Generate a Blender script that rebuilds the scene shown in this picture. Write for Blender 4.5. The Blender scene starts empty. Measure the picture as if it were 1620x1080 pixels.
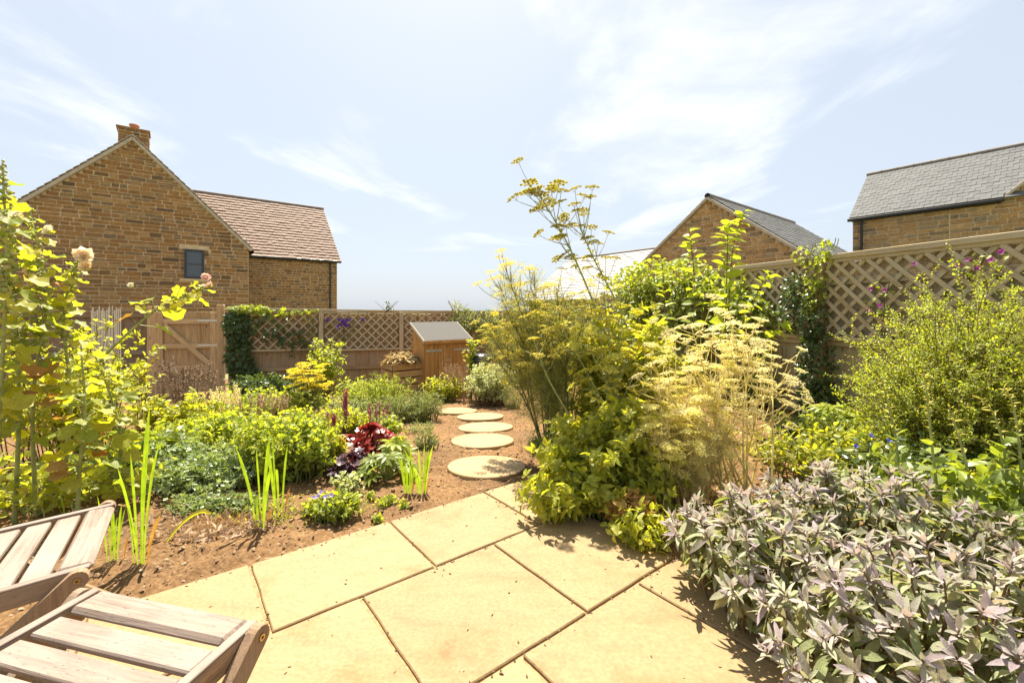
import bpy, math, random
import numpy as np
from mathutils import Matrix, Vector

# ------------------------------------------------------------------ camera, sky, sun, exposure
scene = bpy.context.scene
col = scene.collection
F, CX, HY, EYE = 690.0, 810.0, 492.0, 1.2        # focal length in photo pixels, principal column, horizon row, eye height

cam = bpy.data.cameras.new('camera')
cam.lens = F / 1620 * 36; cam.sensor_width = 36; cam.sensor_fit = 'HORIZONTAL'
cam.shift_y = -(540 - HY) / 1620
cam.clip_start = 0.02; cam.clip_end = 6000
camo = bpy.data.objects.new('camera', cam); col.objects.link(camo)
camo.location = (0, 0, EYE); camo.rotation_euler = (math.radians(90), 0, 0)
scene.camera = camo

SUN_EL, SUN_AZ = math.radians(60), math.radians(-9)      # azimuth from +Y towards +X
sd = Vector((math.sin(SUN_AZ) * math.cos(SUN_EL), math.cos(SUN_AZ) * math.cos(SUN_EL), math.sin(SUN_EL)))

w = bpy.data.worlds.new('World'); scene.world = w; w.use_nodes = True
nt = w.node_tree; nt.nodes.clear()
def WN(t, **k):
    n = nt.nodes.new(t)
    for a, b in k.items(): setattr(n, a, b)
    return n
out = WN('ShaderNodeOutputWorld'); bg = WN('ShaderNodeBackground')
sky = WN('ShaderNodeTexSky', sky_type='NISHITA', sun_disc=False)
sky.sun_elevation = SUN_EL; sky.sun_rotation = SUN_AZ
sky.altitude = 100; sky.air_density = 1.0; sky.dust_density = 2.6; sky.ozone_density = 1.0
tc = WN('ShaderNodeTexCoord')
sep = WN('ShaderNodeSeparateXYZ'); nt.links.new(tc.outputs['Generated'], sep.inputs[0])
zc = WN('ShaderNodeMath', operation='MAXIMUM'); zc.inputs[1].default_value = 0.06; nt.links.new(sep.outputs[2], zc.inputs[0])
dx = WN('ShaderNodeMath', operation='DIVIDE'); nt.links.new(sep.outputs[0], dx.inputs[0]); nt.links.new(zc.outputs[0], dx.inputs[1])
dy = WN('ShaderNodeMath', operation='DIVIDE'); nt.links.new(sep.outputs[1], dy.inputs[0]); nt.links.new(zc.outputs[0], dy.inputs[1])
cmb = WN('ShaderNodeCombineXYZ'); nt.links.new(dx.outputs[0], cmb.inputs[0]); nt.links.new(dy.outputs[0], cmb.inputs[1])
mp = WN('ShaderNodeMapping'); mp.inputs['Scale'].default_value = (0.75, 0.5, 1); mp.inputs['Rotation'].default_value = (0, 0, -1.0835); mp.inputs['Location'].default_value = (11.957, 21.4997, 0)
nt.links.new(cmb.outputs[0], mp.inputs[0])
n1 = WN('ShaderNodeTexNoise'); n1.inputs['Scale'].default_value = 1.05; n1.inputs['Detail'].default_value = 7; n1.inputs['Roughness'].default_value = 0.56; n1.inputs['Distortion'].default_value = 0.5
nt.links.new(mp.outputs[0], n1.inputs['Vector'])
n2 = WN('ShaderNodeTexNoise'); n2.inputs['Scale'].default_value = 11; n2.inputs['Detail'].default_value = 5; n2.inputs['Roughness'].default_value = 0.6; n2.inputs['Distortion'].default_value = 0.6
nt.links.new(mp.outputs[0], n2.inputs['Vector'])
r1 = WN('ShaderNodeMapRange'); r1.inputs[1].default_value = 0.5; r1.inputs[2].default_value = 0.72; r1.inputs[3].default_value = 0; r1.inputs[4].default_value = 1; r1.interpolation_type = 'SMOOTHSTEP'
nt.links.new(n1.outputs['Fac'], r1.inputs[0])
r2 = WN('ShaderNodeMapRange'); r2.inputs[1].default_value = 0.25; r2.inputs[2].default_value = 0.7; r2.inputs[3].default_value = 0.55; r2.inputs[4].default_value = 1.0
nt.links.new(n2.outputs['Fac'], r2.inputs[0])
mk = WN('ShaderNodeMath', operation='MULTIPLY'); nt.links.new(r1.outputs[0], mk.inputs[0]); nt.links.new(r2.outputs[0], mk.inputs[1])
mk2 = WN('ShaderNodeMath', operation='MULTIPLY'); nt.links.new(mk.outputs[0], mk2.inputs[0]); mk2.inputs[1].default_value = 0.75
hf = WN('ShaderNodeMapRange'); hf.inputs[1].default_value = 0.08; hf.inputs[2].default_value = 0.24; hf.interpolation_type = 'SMOOTHSTEP'; nt.links.new(sep.outputs[2], hf.inputs[0])
mk3 = WN('ShaderNodeMath', operation='MULTIPLY'); nt.links.new(mk2.outputs[0], mk3.inputs[0]); nt.links.new(hf.outputs[0], mk3.inputs[1])
# a summer haze veil over the whole dome, even everywhere
veil = WN('ShaderNodeMixRGB'); veil.inputs[0].default_value = 0.74; veil.inputs[2].default_value = (5.0, 5.55, 6.2, 1)
nt.links.new(sky.outputs[0], veil.inputs[1])
cl = WN('ShaderNodeMixRGB'); cl.inputs[2].default_value = (8.4, 8.4, 8.4, 1)
nt.links.new(mk3.outputs[0], cl.inputs[0]); nt.links.new(veil.outputs[0], cl.inputs[1])
nt.links.new(cl.outputs[0], bg.inputs[0]); bg.inputs[1].default_value = 0.0535
nt.links.new(bg.outputs[0], out.inputs[0])

sl = bpy.data.lights.new('sun', 'SUN'); sl.energy = 5.0; sl.angle = math.radians(0.53); sl.color = (1.0, 0.91, 0.76)
so = bpy.data.objects.new('sun', sl); col.objects.link(so); so.location = (0, 0, 30)
so.rotation_euler = sd.to_track_quat('Z', 'Y').to_euler()

vs = scene.view_settings
vs.view_transform = 'Standard'; vs.look = 'None'; vs.exposure = 1.58; vs.gamma = 1.0; vs.use_curve_mapping = False
scene.render.engine = 'CYCLES'
cy = scene.cycles
cy.max_bounces = 7; cy.diffuse_bounces = 4; cy.glossy_bounces = 2; cy.transmission_bounces = 5; cy.transparent_max_bounces = 6
cy.use_denoising = True; cy.caustics_reflective = False; cy.caustics_refractive = False
try: cy.denoiser = 'OPENIMAGEDENOISE'
except Exception: pass

# ------------------------------------------------------------------ helpers
def P(px, py, Y):
    """the point at depth Y that the photograph shows at pixel (px, py)"""
    return np.array(((px - CX) / F * Y, Y, EYE - (py - HY) / F * Y))
def ss(a, b, x):
    t = min(1, max(0, (x - a) / (b - a))); return t * t * (3 - 2 * t)
def terrain(x, y):
    return -0.082 * max(0.0, min(y, 12.5) - 2.7) * (1 - ss(0.9, 2.5, x)) - 0.012
def G(px, py):
    """where the pixel's ray meets the garden soil"""
    lo, hi = 0.5, 12.0
    for _ in range(50):
        m = (lo + hi) / 2; p = P(px, py, m)
        if p[2] > terrain(p[0], m): lo = m
        else: hi = m
    p = P(px, py, lo); p[2] = terrain(p[0], lo); return p
U2 = np.array((0.787, 0.617)); V2 = np.array((-0.617, 0.787))       # the two directions of patio and houses

def tag(o, label=None, cat=None, group=None, kind=None):
    if label: o['label'] = label
    if cat: o['category'] = cat
    if group: o['group'] = group
    if kind: o['kind'] = kind
    return o
def link(name, me, parent=None, M=None):
    o = bpy.data.objects.new(name, me); col.objects.link(o)
    if parent is not None: o.parent = parent
    if M is not None: o.matrix_local = M
    return o
def thing(name, label, cat, loc=(0, 0, 0), group=None, rz=0):
    o = link(name, None); o.location = tuple(float(v) for v in loc); o.rotation_euler = (0, 0, rz)
    o.empty_display_size = 0.1
    return tag(o, label, cat, group)

def make_mesh(name, chunks, mats, smooth=False):
    """chunks: list of (V(nv,3), faces, M(N,3,4) or None, material index)"""
    vs_, loops, sizes, mi = [], [], [], []
    off = 0
    for V, Fs, M, m in chunks:
        V = np.asarray(V, float)
        if M is None: W = V[None]
        else:
            M = np.asarray(M, float)
            W = np.einsum('nij,vj->nvi', M[:, :, :3], V) + M[:, None, :, 3]
        n, nv = W.shape[:2]
        if n == 0: continue
        vs_.append(W.reshape(-1, 3))
        fl = np.concatenate([np.asarray(f, np.int64) for f in Fs]); fs = np.array([len(f) for f in Fs])
        loops.append((fl[None] + (off + np.arange(n) * nv)[:, None]).reshape(-1))
        sizes.append(np.tile(fs, n)); mi.append(np.full(n * len(Fs), m))
        off += n * nv
    me = bpy.data.meshes.new(name)
    if not vs_: return me
    vv = np.concatenate(vs_); lp = np.concatenate(loops); sz = np.concatenate(sizes); mm = np.concatenate(mi)
    me.vertices.add(len(vv)); me.vertices.foreach_set('co', vv.astype(np.float32).ravel())
    me.loops.add(len(lp)); me.loops.foreach_set('vertex_index', lp.astype(np.int32))
    me.polygons.add(len(sz)); st = np.concatenate(([0], np.cumsum(sz)[:-1]))
    me.polygons.foreach_set('loop_start', st.astype(np.int32))
    for m in (mats if isinstance(mats, (list, tuple)) else [mats]): me.materials.append(m)
    me.polygons.foreach_set('material_index', mm.astype(np.int32))
    me.polygons.foreach_set('use_smooth', np.full(len(sz), bool(smooth)))
    me.update(calc_edges=True)
    return me

def to4(M):
    return Matrix([list(map(float, M[0])), list(map(float, M[1])), list(map(float, M[2])), [0, 0, 0, 1]])
def nrm(a):
    return a / np.maximum(1e-9, np.linalg.norm(a, axis=-1, keepdims=True))

def cbox(sx, sy, sz, c):
    """a box centred on x,y, from z=0 to sz, with chamfered edges: 24 corners, 44 triangles"""
    hx, hy = sx / 2, sy / 2; hz = sz / 2
    c = min(c, hx * .8, hy * .8, hz * .8)
    V = []; idx = {}
    for x in (-1, 1):
        for y in (-1, 1):
            for z in (-1, 1):
                for a in range(3):
                    p = [x * hx, y * hy, z * hz]; q = [x * (hx - c), y * (hy - c), z * (hz - c)]
                    r = list(q); r[a] = p[a]
                    idx[(x, y, z, a)] = len(V); V.append((r[0], r[1], r[2] + hz))
    Fs = []
    for a in range(3):
        b, d = (a + 1) % 3, (a + 2) % 3
        for s in (-1, 1):
            q = []
            for (i, j) in ((-1, -1), (1, -1), (1, 1), (-1, 1)):
                k = [0, 0, 0]; k[a] = s; k[b] = i; k[d] = j; q.append(idx[(k[0], k[1], k[2], a)])
            Fs.append(q if s > 0 else q[::-1])
        for i in (-1, 1):
            for j in (-1, 1):                       # edge along axis a
                k0 = [0, 0, 0]; k0[b] = i; k0[d] = j
                e = []
                for s, ax in ((-1, b), (1, b), (1, d), (-1, d)):
                    k = list(k0); k[a] = s; e.append(idx[(k[0], k[1], k[2], ax)])
                Fs.append(e if i * j > 0 else e[::-1])
    for x in (-1, 1):
        for y in (-1, 1):
            for z in (-1, 1):
                t = [idx[(x, y, z, a)] for a in range(3)]
                Fs.append(t if x * y * z > 0 else t[::-1])
    return V, Fs
_boxes = {}
def bar(name, p0, p1, wide, thick, facing, mat, parent=None, c=0.004, org=None):
    """a sawn length of timber from p0 to p1; its thickness points along `facing`"""
    p0 = np.array(p0, float); p1 = np.array(p1, float)
    L = float(np.linalg.norm(p1 - p0)); key = (round(wide, 3), round(thick, 3), round(L, 3), mat.name, c)
    if key not in _boxes:
        V, Fs = cbox(key[0], key[1], key[2], c); _boxes[key] = make_mesh(name, [(V, Fs, None, 0)], mat)
    z = (p1 - p0) / L; f = np.array(facing, float); y = f - z * f.dot(z); y /= np.linalg.norm(y); x = np.cross(y, z)
    o = p0 if org is None else p0 - np.array(org, float)
    M = np.column_stack((x, y, z, o))
    return link(name, _boxes[key], parent, to4(M))
def prism(poly, depth_vec):
    """closed prism: polygon of 3D points swept by depth_vec"""
    a = np.array(poly, float); b = a + np.array(depth_vec, float); n = len(a)
    Fs = [list(range(n))[::-1], list(range(n, 2 * n))] + [[i, (i + 1) % n, n + (i + 1) % n, n + i] for i in range(n)]
    return np.concatenate((a, b)), Fs

# ------------------------------------------------------------------ materials
def mat(name):
    m = bpy.data.materials.new(name); m.use_nodes = True; n = m.node_tree; n.nodes.clear()
    return m, n, (lambda t, **k: _nn(n, t, **k)), n.links.new
def _nn(n, t, **k):
    x = n.nodes.new(t)
    for a, b in k.items(): setattr(x, a, b)
    return x
def c4(c): return (c[0], c[1], c[2], 1)
def ramp(N, stops):
    r = N('ShaderNodeValToRGB'); e = r.color_ramp.elements
    while len(e) < len(stops): e.new(0.5)
    for i, (p, c) in enumerate(stops): e[i].position = p; e[i].color = c4(c)
    return r
def rnd(N, Lk):
    """one random number per separate piece, also when pieces are joined"""
    g = N('ShaderNodeNewGeometry'); oi = N('ShaderNodeObjectInfo')
    a = N('ShaderNodeMath', operation='ADD'); Lk(g.outputs['Random Per Island'], a.inputs[0]); Lk(oi.outputs['Random'], a.inputs[1])
    f = N('ShaderNodeMath', operation='FRACT'); Lk(a.outputs[0], f.inputs[0]); return f.outputs[0]

def leafmat(name, stops, tr=0.42, glow=(1.25, 1.2, 0.5), rough=0.42, spec=0.4, bump=0.0):
    m, n, N, Lk = mat(name)
    r = rnd(N, Lk); rp = ramp(N, [(i / max(1, len(stops) - 1), s) for i, s in enumerate(stops)]); Lk(r, rp.inputs[0])
    t = N('ShaderNodeTexCoord'); no = N('ShaderNodeTexNoise'); no.inputs['Scale'].default_value = 22; no.inputs['Detail'].default_value = 3
    Lk(t.outputs['Object'], no.inputs['Vector'])
    mr = N('ShaderNodeMapRange'); mr.inputs[1].default_value = .3; mr.inputs[2].default_value = .7; mr.inputs[3].default_value = 0.72; mr.inputs[4].default_value = 1.25
    Lk(no.outputs['Fac'], mr.inputs[0])
    mul = N('ShaderNodeMixRGB', blend_type='MULTIPLY'); mul.inputs[0].default_value = 1; Lk(rp.outputs[0], mul.inputs[1]); Lk(mr.outputs[0], mul.inputs[2])
    p = N('ShaderNodeBsdfPrincipled'); Lk(mul.outputs[0], p.inputs['Base Color']); p.inputs['Roughness'].default_value = rough
    p.inputs['Specular IOR Level'].default_value = spec
    g = N('ShaderNodeMixRGB', blend_type='MULTIPLY'); g.inputs[0].default_value = 1; Lk(mul.outputs[0], g.inputs[1]); g.inputs[2].default_value = c4(glow)
    if bump:
        bn = N('ShaderNodeTexNoise'); bn.inputs['Scale'].default_value = 9 if bump > 1 else 260; bn.inputs['Detail'].default_value = 3; Lk(t.outputs['Object'], bn.inputs['Vector'])
        bb = N('ShaderNodeBump'); bb.inputs['Strength'].default_value = min(1, bump); bb.inputs['Distance'].default_value = .05 if bump > 1 else .003; Lk(bn.outputs['Fac'], bb.inputs['Height']); Lk(bb.outputs[0], p.inputs['Normal'])
    tl = N('ShaderNodeBsdfTranslucent'); Lk(g.outputs[0], tl.inputs[0])
    mx = N('ShaderNodeMixShader'); mx.inputs[0].default_value = tr; Lk(p.outputs[0], mx.inputs[1]); Lk(tl.outputs[0], mx.inputs[2])
    o = N('ShaderNodeOutputMaterial'); Lk(mx.outputs[0], o.inputs[0]); return m

def plain(name, c, rough=0.6, metal=0.0, spec=0.4, noise=0.0, scale=30, bump=0.0):
    m, n, N, Lk = mat(name)
    p = N('ShaderNodeBsdfPrincipled'); p.inputs['Roughness'].default_value = rough; p.inputs['Metallic'].default_value = metal
    p.inputs['Specular IOR Level'].default_value = spec
    if noise:
        t = N('ShaderNodeTexCoord'); no = N('ShaderNodeTexNoise'); no.inputs['Scale'].default_value = scale; no.inputs['Detail'].default_value = 6
        Lk(t.outputs['Object'], no.inputs['Vector'])
        lo = [v * (1 - noise) for v in c]; hi = [min(1, v * (1 + noise)) for v in c]
        rp = ramp(N, [(.3, lo), (.7, hi)]); Lk(no.outputs['Fac'], rp.inputs[0]); Lk(rp.outputs[0], p.inputs['Base Color'])
        if bump:
            b = N('ShaderNodeBump'); b.inputs['Strength'].default_value = bump; b.inputs['Distance'].default_value = .02
            Lk(no.outputs['Fac'], b.inputs['Height']); Lk(b.outputs[0], p.inputs['Normal'])
    else: p.inputs['Base Color'].default_value = c4(c)
    o = N('ShaderNodeOutputMaterial'); Lk(p.outputs[0], o.inputs[0]); return m

def wood(name, stops, rough=0.75, knots=True, grey=None, gs=(34, 34, 1.6), contrast=0.35):
    """sawn timber with its grain along local z; every piece its own shade"""
    m, n, N, Lk = mat(name)
    r = rnd(N, Lk); rp = ramp(N, [(i / (len(stops) - 1), s) for i, s in enumerate(stops)]); Lk(r, rp.inputs[0])
    t = N('ShaderNodeTexCoord'); off = N('ShaderNodeVectorMath', operation='ADD'); Lk(t.outputs['Object'], off.inputs[0])
    cm = N('ShaderNodeCombineXYZ'); s10 = N('ShaderNodeMath', operation='MULTIPLY'); s10.inputs[1].default_value = 37; Lk(r, s10.inputs[0])
    for i in range(3): Lk(s10.outputs[0], cm.inputs[i])
    Lk(cm.outputs[0], off.inputs[1])
    mpn = N('ShaderNodeMapping'); mpn.inputs['Scale'].default_value = gs; Lk(off.outputs[0], mpn.inputs[0])
    gr = N('ShaderNodeTexNoise'); gr.inputs['Scale'].default_value = 1.6; gr.inputs['Detail'].default_value = 6; gr.inputs['Distortion'].default_value = 0.8
    Lk(mpn.outputs[0], gr.inputs['Vector'])
    mr = N('ShaderNodeMapRange'); mr.inputs[1].default_value = .3; mr.inputs[2].default_value = .7; mr.inputs[3].default_value = 1 - contrast; mr.inputs[4].default_value = 1 + contrast * .6
    Lk(gr.outputs['Fac'], mr.inputs[0])
    mul = N('ShaderNodeMixRGB', blend_type='MULTIPLY'); mul.inputs[0].default_value = 1; Lk(rp.outputs[0], mul.inputs[1]); Lk(mr.outputs[0], mul.inputs[2])
    last = mul.outputs[0]
    if grey is not None:
        bn = N('ShaderNodeTexNoise'); bn.inputs['Scale'].default_value = 3; bn.inputs['Detail'].default_value = 5; Lk(off.outputs[0], bn.inputs['Vector'])
        br = N('ShaderNodeMapRange'); br.inputs[1].default_value = .38; br.inputs[2].default_value = .68; Lk(bn.outputs['Fac'], br.inputs[0])
        gm = N('ShaderNodeMixRGB'); Lk(br.outputs[0], gm.inputs[0]); Lk(last, gm.inputs[1]); gm.inputs[2].default_value = c4(grey); last = gm.outputs[0]
    if knots:
        ks = N('ShaderNodeMapping'); ks.inputs['Scale'].default_value = (9, 9, 3.4); Lk(off.outputs[0], ks.inputs[0])
        vo = N('ShaderNodeTexVoronoi'); vo.inputs['Scale'].default_value = 1.0; Lk(ks.outputs[0], vo.inputs['Vector'])
        kr = N('ShaderNodeMapRange'); kr.inputs[1].default_value = .06; kr.inputs[2].default_value = .15; kr.inputs[3].default_value = .38; kr.inputs[4].default_value = 1; Lk(vo.outputs['Distance'], kr.inputs[0])
        km = N('ShaderNodeMixRGB', blend_type='MULTIPLY'); km.inputs[0].default_value = 1; Lk(last, km.inputs[1]); Lk(kr.outputs[0], km.inputs[2]); last = km.outputs[0]
    fk = N('ShaderNodeMapping'); fk.inputs['Scale'].default_value = (260, 260, 55); Lk(off.outputs[0], fk.inputs[0])
    fn = N('ShaderNodeTexNoise'); fn.inputs['Scale'].default_value = 1.0; fn.inputs['Detail'].default_value = 2; Lk(fk.outputs[0], fn.inputs['Vector'])
    fr_ = N('ShaderNodeMapRange'); fr_.inputs[1].default_value = .62; fr_.inputs[2].default_value = .72; fr_.inputs[3].default_value = 1; fr_.inputs[4].default_value = .62; Lk(fn.outputs['Fac'], fr_.inputs[0])
    fm = N('ShaderNodeMixRGB', blend_type='MULTIPLY'); fm.inputs[0].default_value = 1; Lk(last, fm.inputs[1]); Lk(fr_.outputs[0], fm.inputs[2]); last = fm.outputs[0]
    p = N('ShaderNodeBsdfPrincipled'); p.inputs['Roughness'].default_value = rough; p.inputs['Specular IOR Level'].default_value = .25; Lk(last, p.inputs['Base Color'])
    b = N('ShaderNodeBump'); b.inputs['Strength'].default_value = .35; b.inputs['Distance'].default_value = .004; Lk(gr.outputs['Fac'], b.inputs['Height']); Lk(b.outputs[0], p.inputs['Normal'])
    o = N('ShaderNodeOutputMaterial'); Lk(p.outputs[0], o.inputs[0]); return m

def stonemat(name, stops, rough=0.9, sc=14, bump=.5, mott=.35, warm=None):
    m, n, N, Lk = mat(name)
    r = rnd(N, Lk); rp = ramp(N, [(i / (len(stops) - 1), s) for i, s in enumerate(stops)]); Lk(r, rp.inputs[0])
    g = N('ShaderNodeNewGeometry'); no = N('ShaderNodeTexNoise'); no.inputs['Scale'].default_value = sc; no.inputs['Detail'].default_value = 7; no.inputs['Roughness'].default_value = .65
    Lk(g.outputs['Position'], no.inputs['Vector'])
    mr = N('ShaderNodeMapRange'); mr.inputs[1].default_value = .28; mr.inputs[2].default_value = .72; mr.inputs[3].default_value = 1 - mott; mr.inputs[4].default_value = 1 + mott
    Lk(no.outputs['Fac'], mr.inputs[0])
    mul = N('ShaderNodeMixRGB', blend_type='MULTIPLY'); mul.inputs[0].default_value = 1; Lk(rp.outputs[0], mul.inputs[1]); Lk(mr.outputs[0], mul.inputs[2])
    p = N('ShaderNodeBsdfPrincipled'); p.inputs['Roughness'].default_value = rough; p.inputs['Specular IOR Level'].default_value = .25; Lk(mul.outputs[0], p.inputs['Base Color'])
    b = N('ShaderNodeBump'); b.inputs['Strength'].default_value = bump; b.inputs['Distance'].default_value = .02; Lk(no.outputs['Fac'], b.inputs['Height']); Lk(b.outputs[0], p.inputs['Normal'])
    o = N('ShaderNodeOutputMaterial'); Lk(p.outputs[0], o.inputs[0]); return m

M_stone = stonemat('ironstone', [(0.118, 0.078, 0.047), (0.267, 0.137, 0.050), (0.314, 0.172, 0.066), (0.227, 0.118, 0.047), (0.361, 0.220, 0.094), (0.172, 0.121, 0.074), (0.290, 0.149, 0.055)])
M_stone_r = stonemat('ironstone_warm', [(0.170, 0.127, 0.085), (0.356, 0.204, 0.081), (0.424, 0.254, 0.110), (0.305, 0.174, 0.072), (0.475, 0.305, 0.144), (0.229, 0.178, 0.119), (0.382, 0.220, 0.085)])
M_mortar = plain('mortar', (.55, .43, .28), .95, noise=.2, scale=8)
M_dress = plain('dressed_limestone', (.55, .42, .26), .9, noise=.15, scale=6)
M_verge = plain('pale_verge_mortar', (.42, .36, .29), .9, noise=.15, scale=6)
M_black = plain('black_gutter', (.018, .018, .02), .35)
M_frame = plain('dark_grey_window_frame', (.03, .033, .038), .4)
M_glass = plain('window_glass', (.05, .06, .075), .04, spec=.8)
M_tile = stonemat('clay_tiles', [(.215, .14, .10), (.235, .155, .112), (.225, .147, .105), (.25, .168, .122)], rough=.75, sc=9, bump=.2, mott=.2)
M_slate = stonemat('slates', [(.105, .107, .108), (.125, .127, .128), (.113, .116, .116), (.14, .142, .142)], rough=.8, sc=7, bump=.15, mott=.15)
M_slate_glare = stonemat('glare_slates', [(.24, .24, .24), (.28, .28, .275), (.26, .26, .255)], rough=.7, sc=7, bump=.15, mott=.12)  # slate colour lightened to stand for sun glare on the outbuilding roof
M_ridge = plain('ridge_tile_grey', (.19, .165, .145), .8, noise=.2, scale=5)
M_fence = wood('fence_timber', [(0.295, 0.189, 0.090), (0.369, 0.246, 0.127), (0.328, 0.209, 0.102), (0.402, 0.279, 0.148)], grey=(0.328, 0.246, 0.156))
M_fence_r = wood('weathered_fence_timber', [(.37, .29, .175), (.44, .35, .22), (.40, .315, .19), (.48, .39, .25)], grey=(.40, .35, .26))
M_trel = wood('trellis_lath', [(.42, .32, .18), (.50, .39, .23), (.45, .345, .20)], knots=False, grey=(.44, .385, .28))
M_gate = wood('gate_timber', [(0.476, 0.310, 0.155), (0.569, 0.393, 0.207), (0.517, 0.342, 0.176)])
M_gateb = wood('gate_boards', [(0.389, 0.248, 0.118), (0.472, 0.313, 0.159), (0.425, 0.277, 0.136)])
M_shed = wood('shed_timber', [(.40, .19, .055), (.50, .26, .085), (.45, .22, .065)])
M_bin = wood('compost_timber', [(.40, .22, .08), (.48, .28, .11), (.36, .19, .07)], grey=(.36, .25, .14))
M_teak = wood('weathered_teak', [(.215, .155, .118), (.265, .20, .155), (.24, .175, .135)], knots=False, grey=(.285, .235, .20), gs=(70, 70, 3.5), contrast=.42)
M_teak2 = wood('brown_teak', [(.24, .145, .08), (.30, .19, .11)], knots=False, grey=(.29, .22, .16), gs=(60, 60, 3))
M_brass = plain('brass', (.60, .42, .15), .35, metal=1)
M_zinc = plain('galvanised_steel', (.55, .55, .53), .4, metal=.9)
M_felt = plain('mineral_roof_felt', (.11, .105, .095), .95, noise=.25, scale=160)
M_enamel = plain('black_enamel', (.012, .012, .014), .22, spec=.6)

# ------------------------------------------------------------------ ground, soil, patio
def vnoise(x, y, seed, f):
    """cheap smooth value noise on arrays"""
    x = x * f; y = y * f; xi = np.floor(x).astype(int); yi = np.floor(y).astype(int); fx = x - xi; fy = y - yi
    fx = fx * fx * (3 - 2 * fx); fy = fy * fy * (3 - 2 * fy)
    def h(a, b):
        n = (a * 374761393 + b * 668265263 + seed * 974711) & 0x7fffffff
        n = ((n ^ (n >> 13)) * 1274126177) & 0x7fffffff
        return ((n ^ (n >> 16)) & 0xffff) / 65535.0
    return (h(xi, yi) * (1 - fx) + h(xi + 1, yi) * fx) * (1 - fy) + (h(xi, yi + 1) * (1 - fx) + h(xi + 1, yi + 1) * fx) * fy

def soilmat():
    m, n, N, Lk = mat('garden_soil')
    g = N('ShaderNodeNewGeometry')
    a = N('ShaderNodeTexNoise'); a.inputs['Scale'].default_value = 38; a.inputs['Detail'].default_value = 8; a.inputs['Roughness'].default_value = .7; Lk(g.outputs['Position'], a.inputs['Vector'])
    b = N('ShaderNodeTexNoise'); b.inputs['Scale'].default_value = 1.7; b.inputs['Detail'].default_value = 4; Lk(g.outputs['Position'], b.inputs['Vector'])
    ra = ramp(N, [(.28, (.078, .044, .021)), (.5, (.18, .108, .052)), (.72, (.29, .19, .10))]); Lk(a.outputs['Fac'], ra.inputs[0])
    rb = ramp(N, [(.35, (.82, .80, .80)), (.65, (1.15, 1.08, 1.0))]); Lk(b.outputs['Fac'], rb.inputs[0])
    mu = N('ShaderNodeMixRGB', blend_type='MULTIPLY'); mu.inputs[0].default_value = 1; Lk(ra.outputs[0], mu.inputs[1]); Lk(rb.outputs[0], mu.inputs[2])
    p = N('ShaderNodeBsdfPrincipled'); p.inputs['Roughness'].default_value = 1; p.inputs['Specular IOR Level'].default_value = .1; Lk(mu.outputs[0], p.inputs['Base Color'])
    bp = N('ShaderNodeBump'); bp.inputs['Strength'].default_value = .8; bp.inputs['Distance'].default_value = .015; Lk(a.outputs['Fac'], bp.inputs['Height']); Lk(bp.outputs[0], p.inputs['Normal'])
    o = N('ShaderNodeOutputMaterial'); Lk(p.outputs[0], o.inputs[0]); return m
M_soil = soilmat()
M_clod = stonemat('soil_clods', [(.19, .115, .06), (.26, .165, .09), (.31, .21, .12), (.23, .14, .07), (.40, .31, .20)], sc=40, bump=.4)
M_field = plain('dry_grass_field', (.22, .22, .09), .95, noise=.3, scale=.3)

field = link('ground', make_mesh('ground', [([(-2500, -2500, -1.0), (2500, -2500, -1.0), (2500, 2500, -1.0), (-2500, 2500, -1.0)], [[0, 1, 2, 3]], None, 0)], M_field)); tag(field, kind='structure')

PO = np.array((0.045, 3.09))                              # the patio's far corner
def patio_xy(a, b): return PO - a * U2 - b * V2           # a metres leftwards, b metres towards the camera
def in_patio(X, Y, m=0.0):
    dx_, dy_ = X - PO[0], Y - PO[1]
    a = -(dx_ * U2[0] + dy_ * U2[1]); b = -(dx_ * V2[0] + dy_ * V2[1])
    return (a > -m) & (b > -m) & (b < 5 + m) & (a < 6 + m)
gx = np.concatenate((np.arange(-11, -3.6, .09), np.arange(-3.6, 1.9, .024), np.arange(1.9, 6.0, .09))); gy = np.concatenate((np.arange(-1.5, 1.2, .09), np.arange(1.2, 4.6, .024), np.arange(4.6, 13.2, .07)))
GX, GY = np.meshgrid(gx, gy)
ssx = np.clip((GX - .9) / 1.6, 0, 1); ssx = ssx * ssx * (3 - 2 * ssx)
GZ = -0.082 * np.clip(np.minimum(GY, 12.5) - 2.7, 0, None) * (1 - ssx) - 0.03
GZ += .028 * (vnoise(GX, GY, 3, 2.2) - .3) + .03 * (vnoise(GX, GY, 5, 8) - .5) + .022 * (vnoise(GX, GY, 7, 17) - .5) + .018 * (vnoise(GX, GY, 9, 33) - .5)
GZ[in_patio(GX, GY, -.05)] = -.09
edge = in_patio(GX, GY, .10) & ~in_patio(GX, GY, -.05)
GZ[edge] = np.minimum(GZ[edge], -.03)
nxg, nyg = len(gx), len(gy)
ii = np.arange(nxg * nyg).reshape(nyg, nxg)
Q = np.stack((ii[:-1, :-1], ii[:-1, 1:], ii[1:, 1:], ii[1:, :-1]), -1).reshape(-1, 4)
soil = bpy.data.meshes.new('garden_soil')
soil.vertices.add(nxg * nyg); soil.vertices.foreach_set('co', np.stack((GX, GY, GZ), -1).astype(np.float32).ravel())
soil.loops.add(Q.size); soil.loops.foreach_set('vertex_index', Q.astype(np.int32).ravel())
soil.polygons.add(len(Q)); soil.polygons.foreach_set('loop_start', np.arange(0, Q.size, 4, dtype=np.int32))
soil.polygons.foreach_set('use_smooth', np.ones(len(Q), bool)); soil.materials.append(M_soil); soil.update(calc_edges=True)
tag(link('garden_soil', soil), kind='structure')
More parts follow.
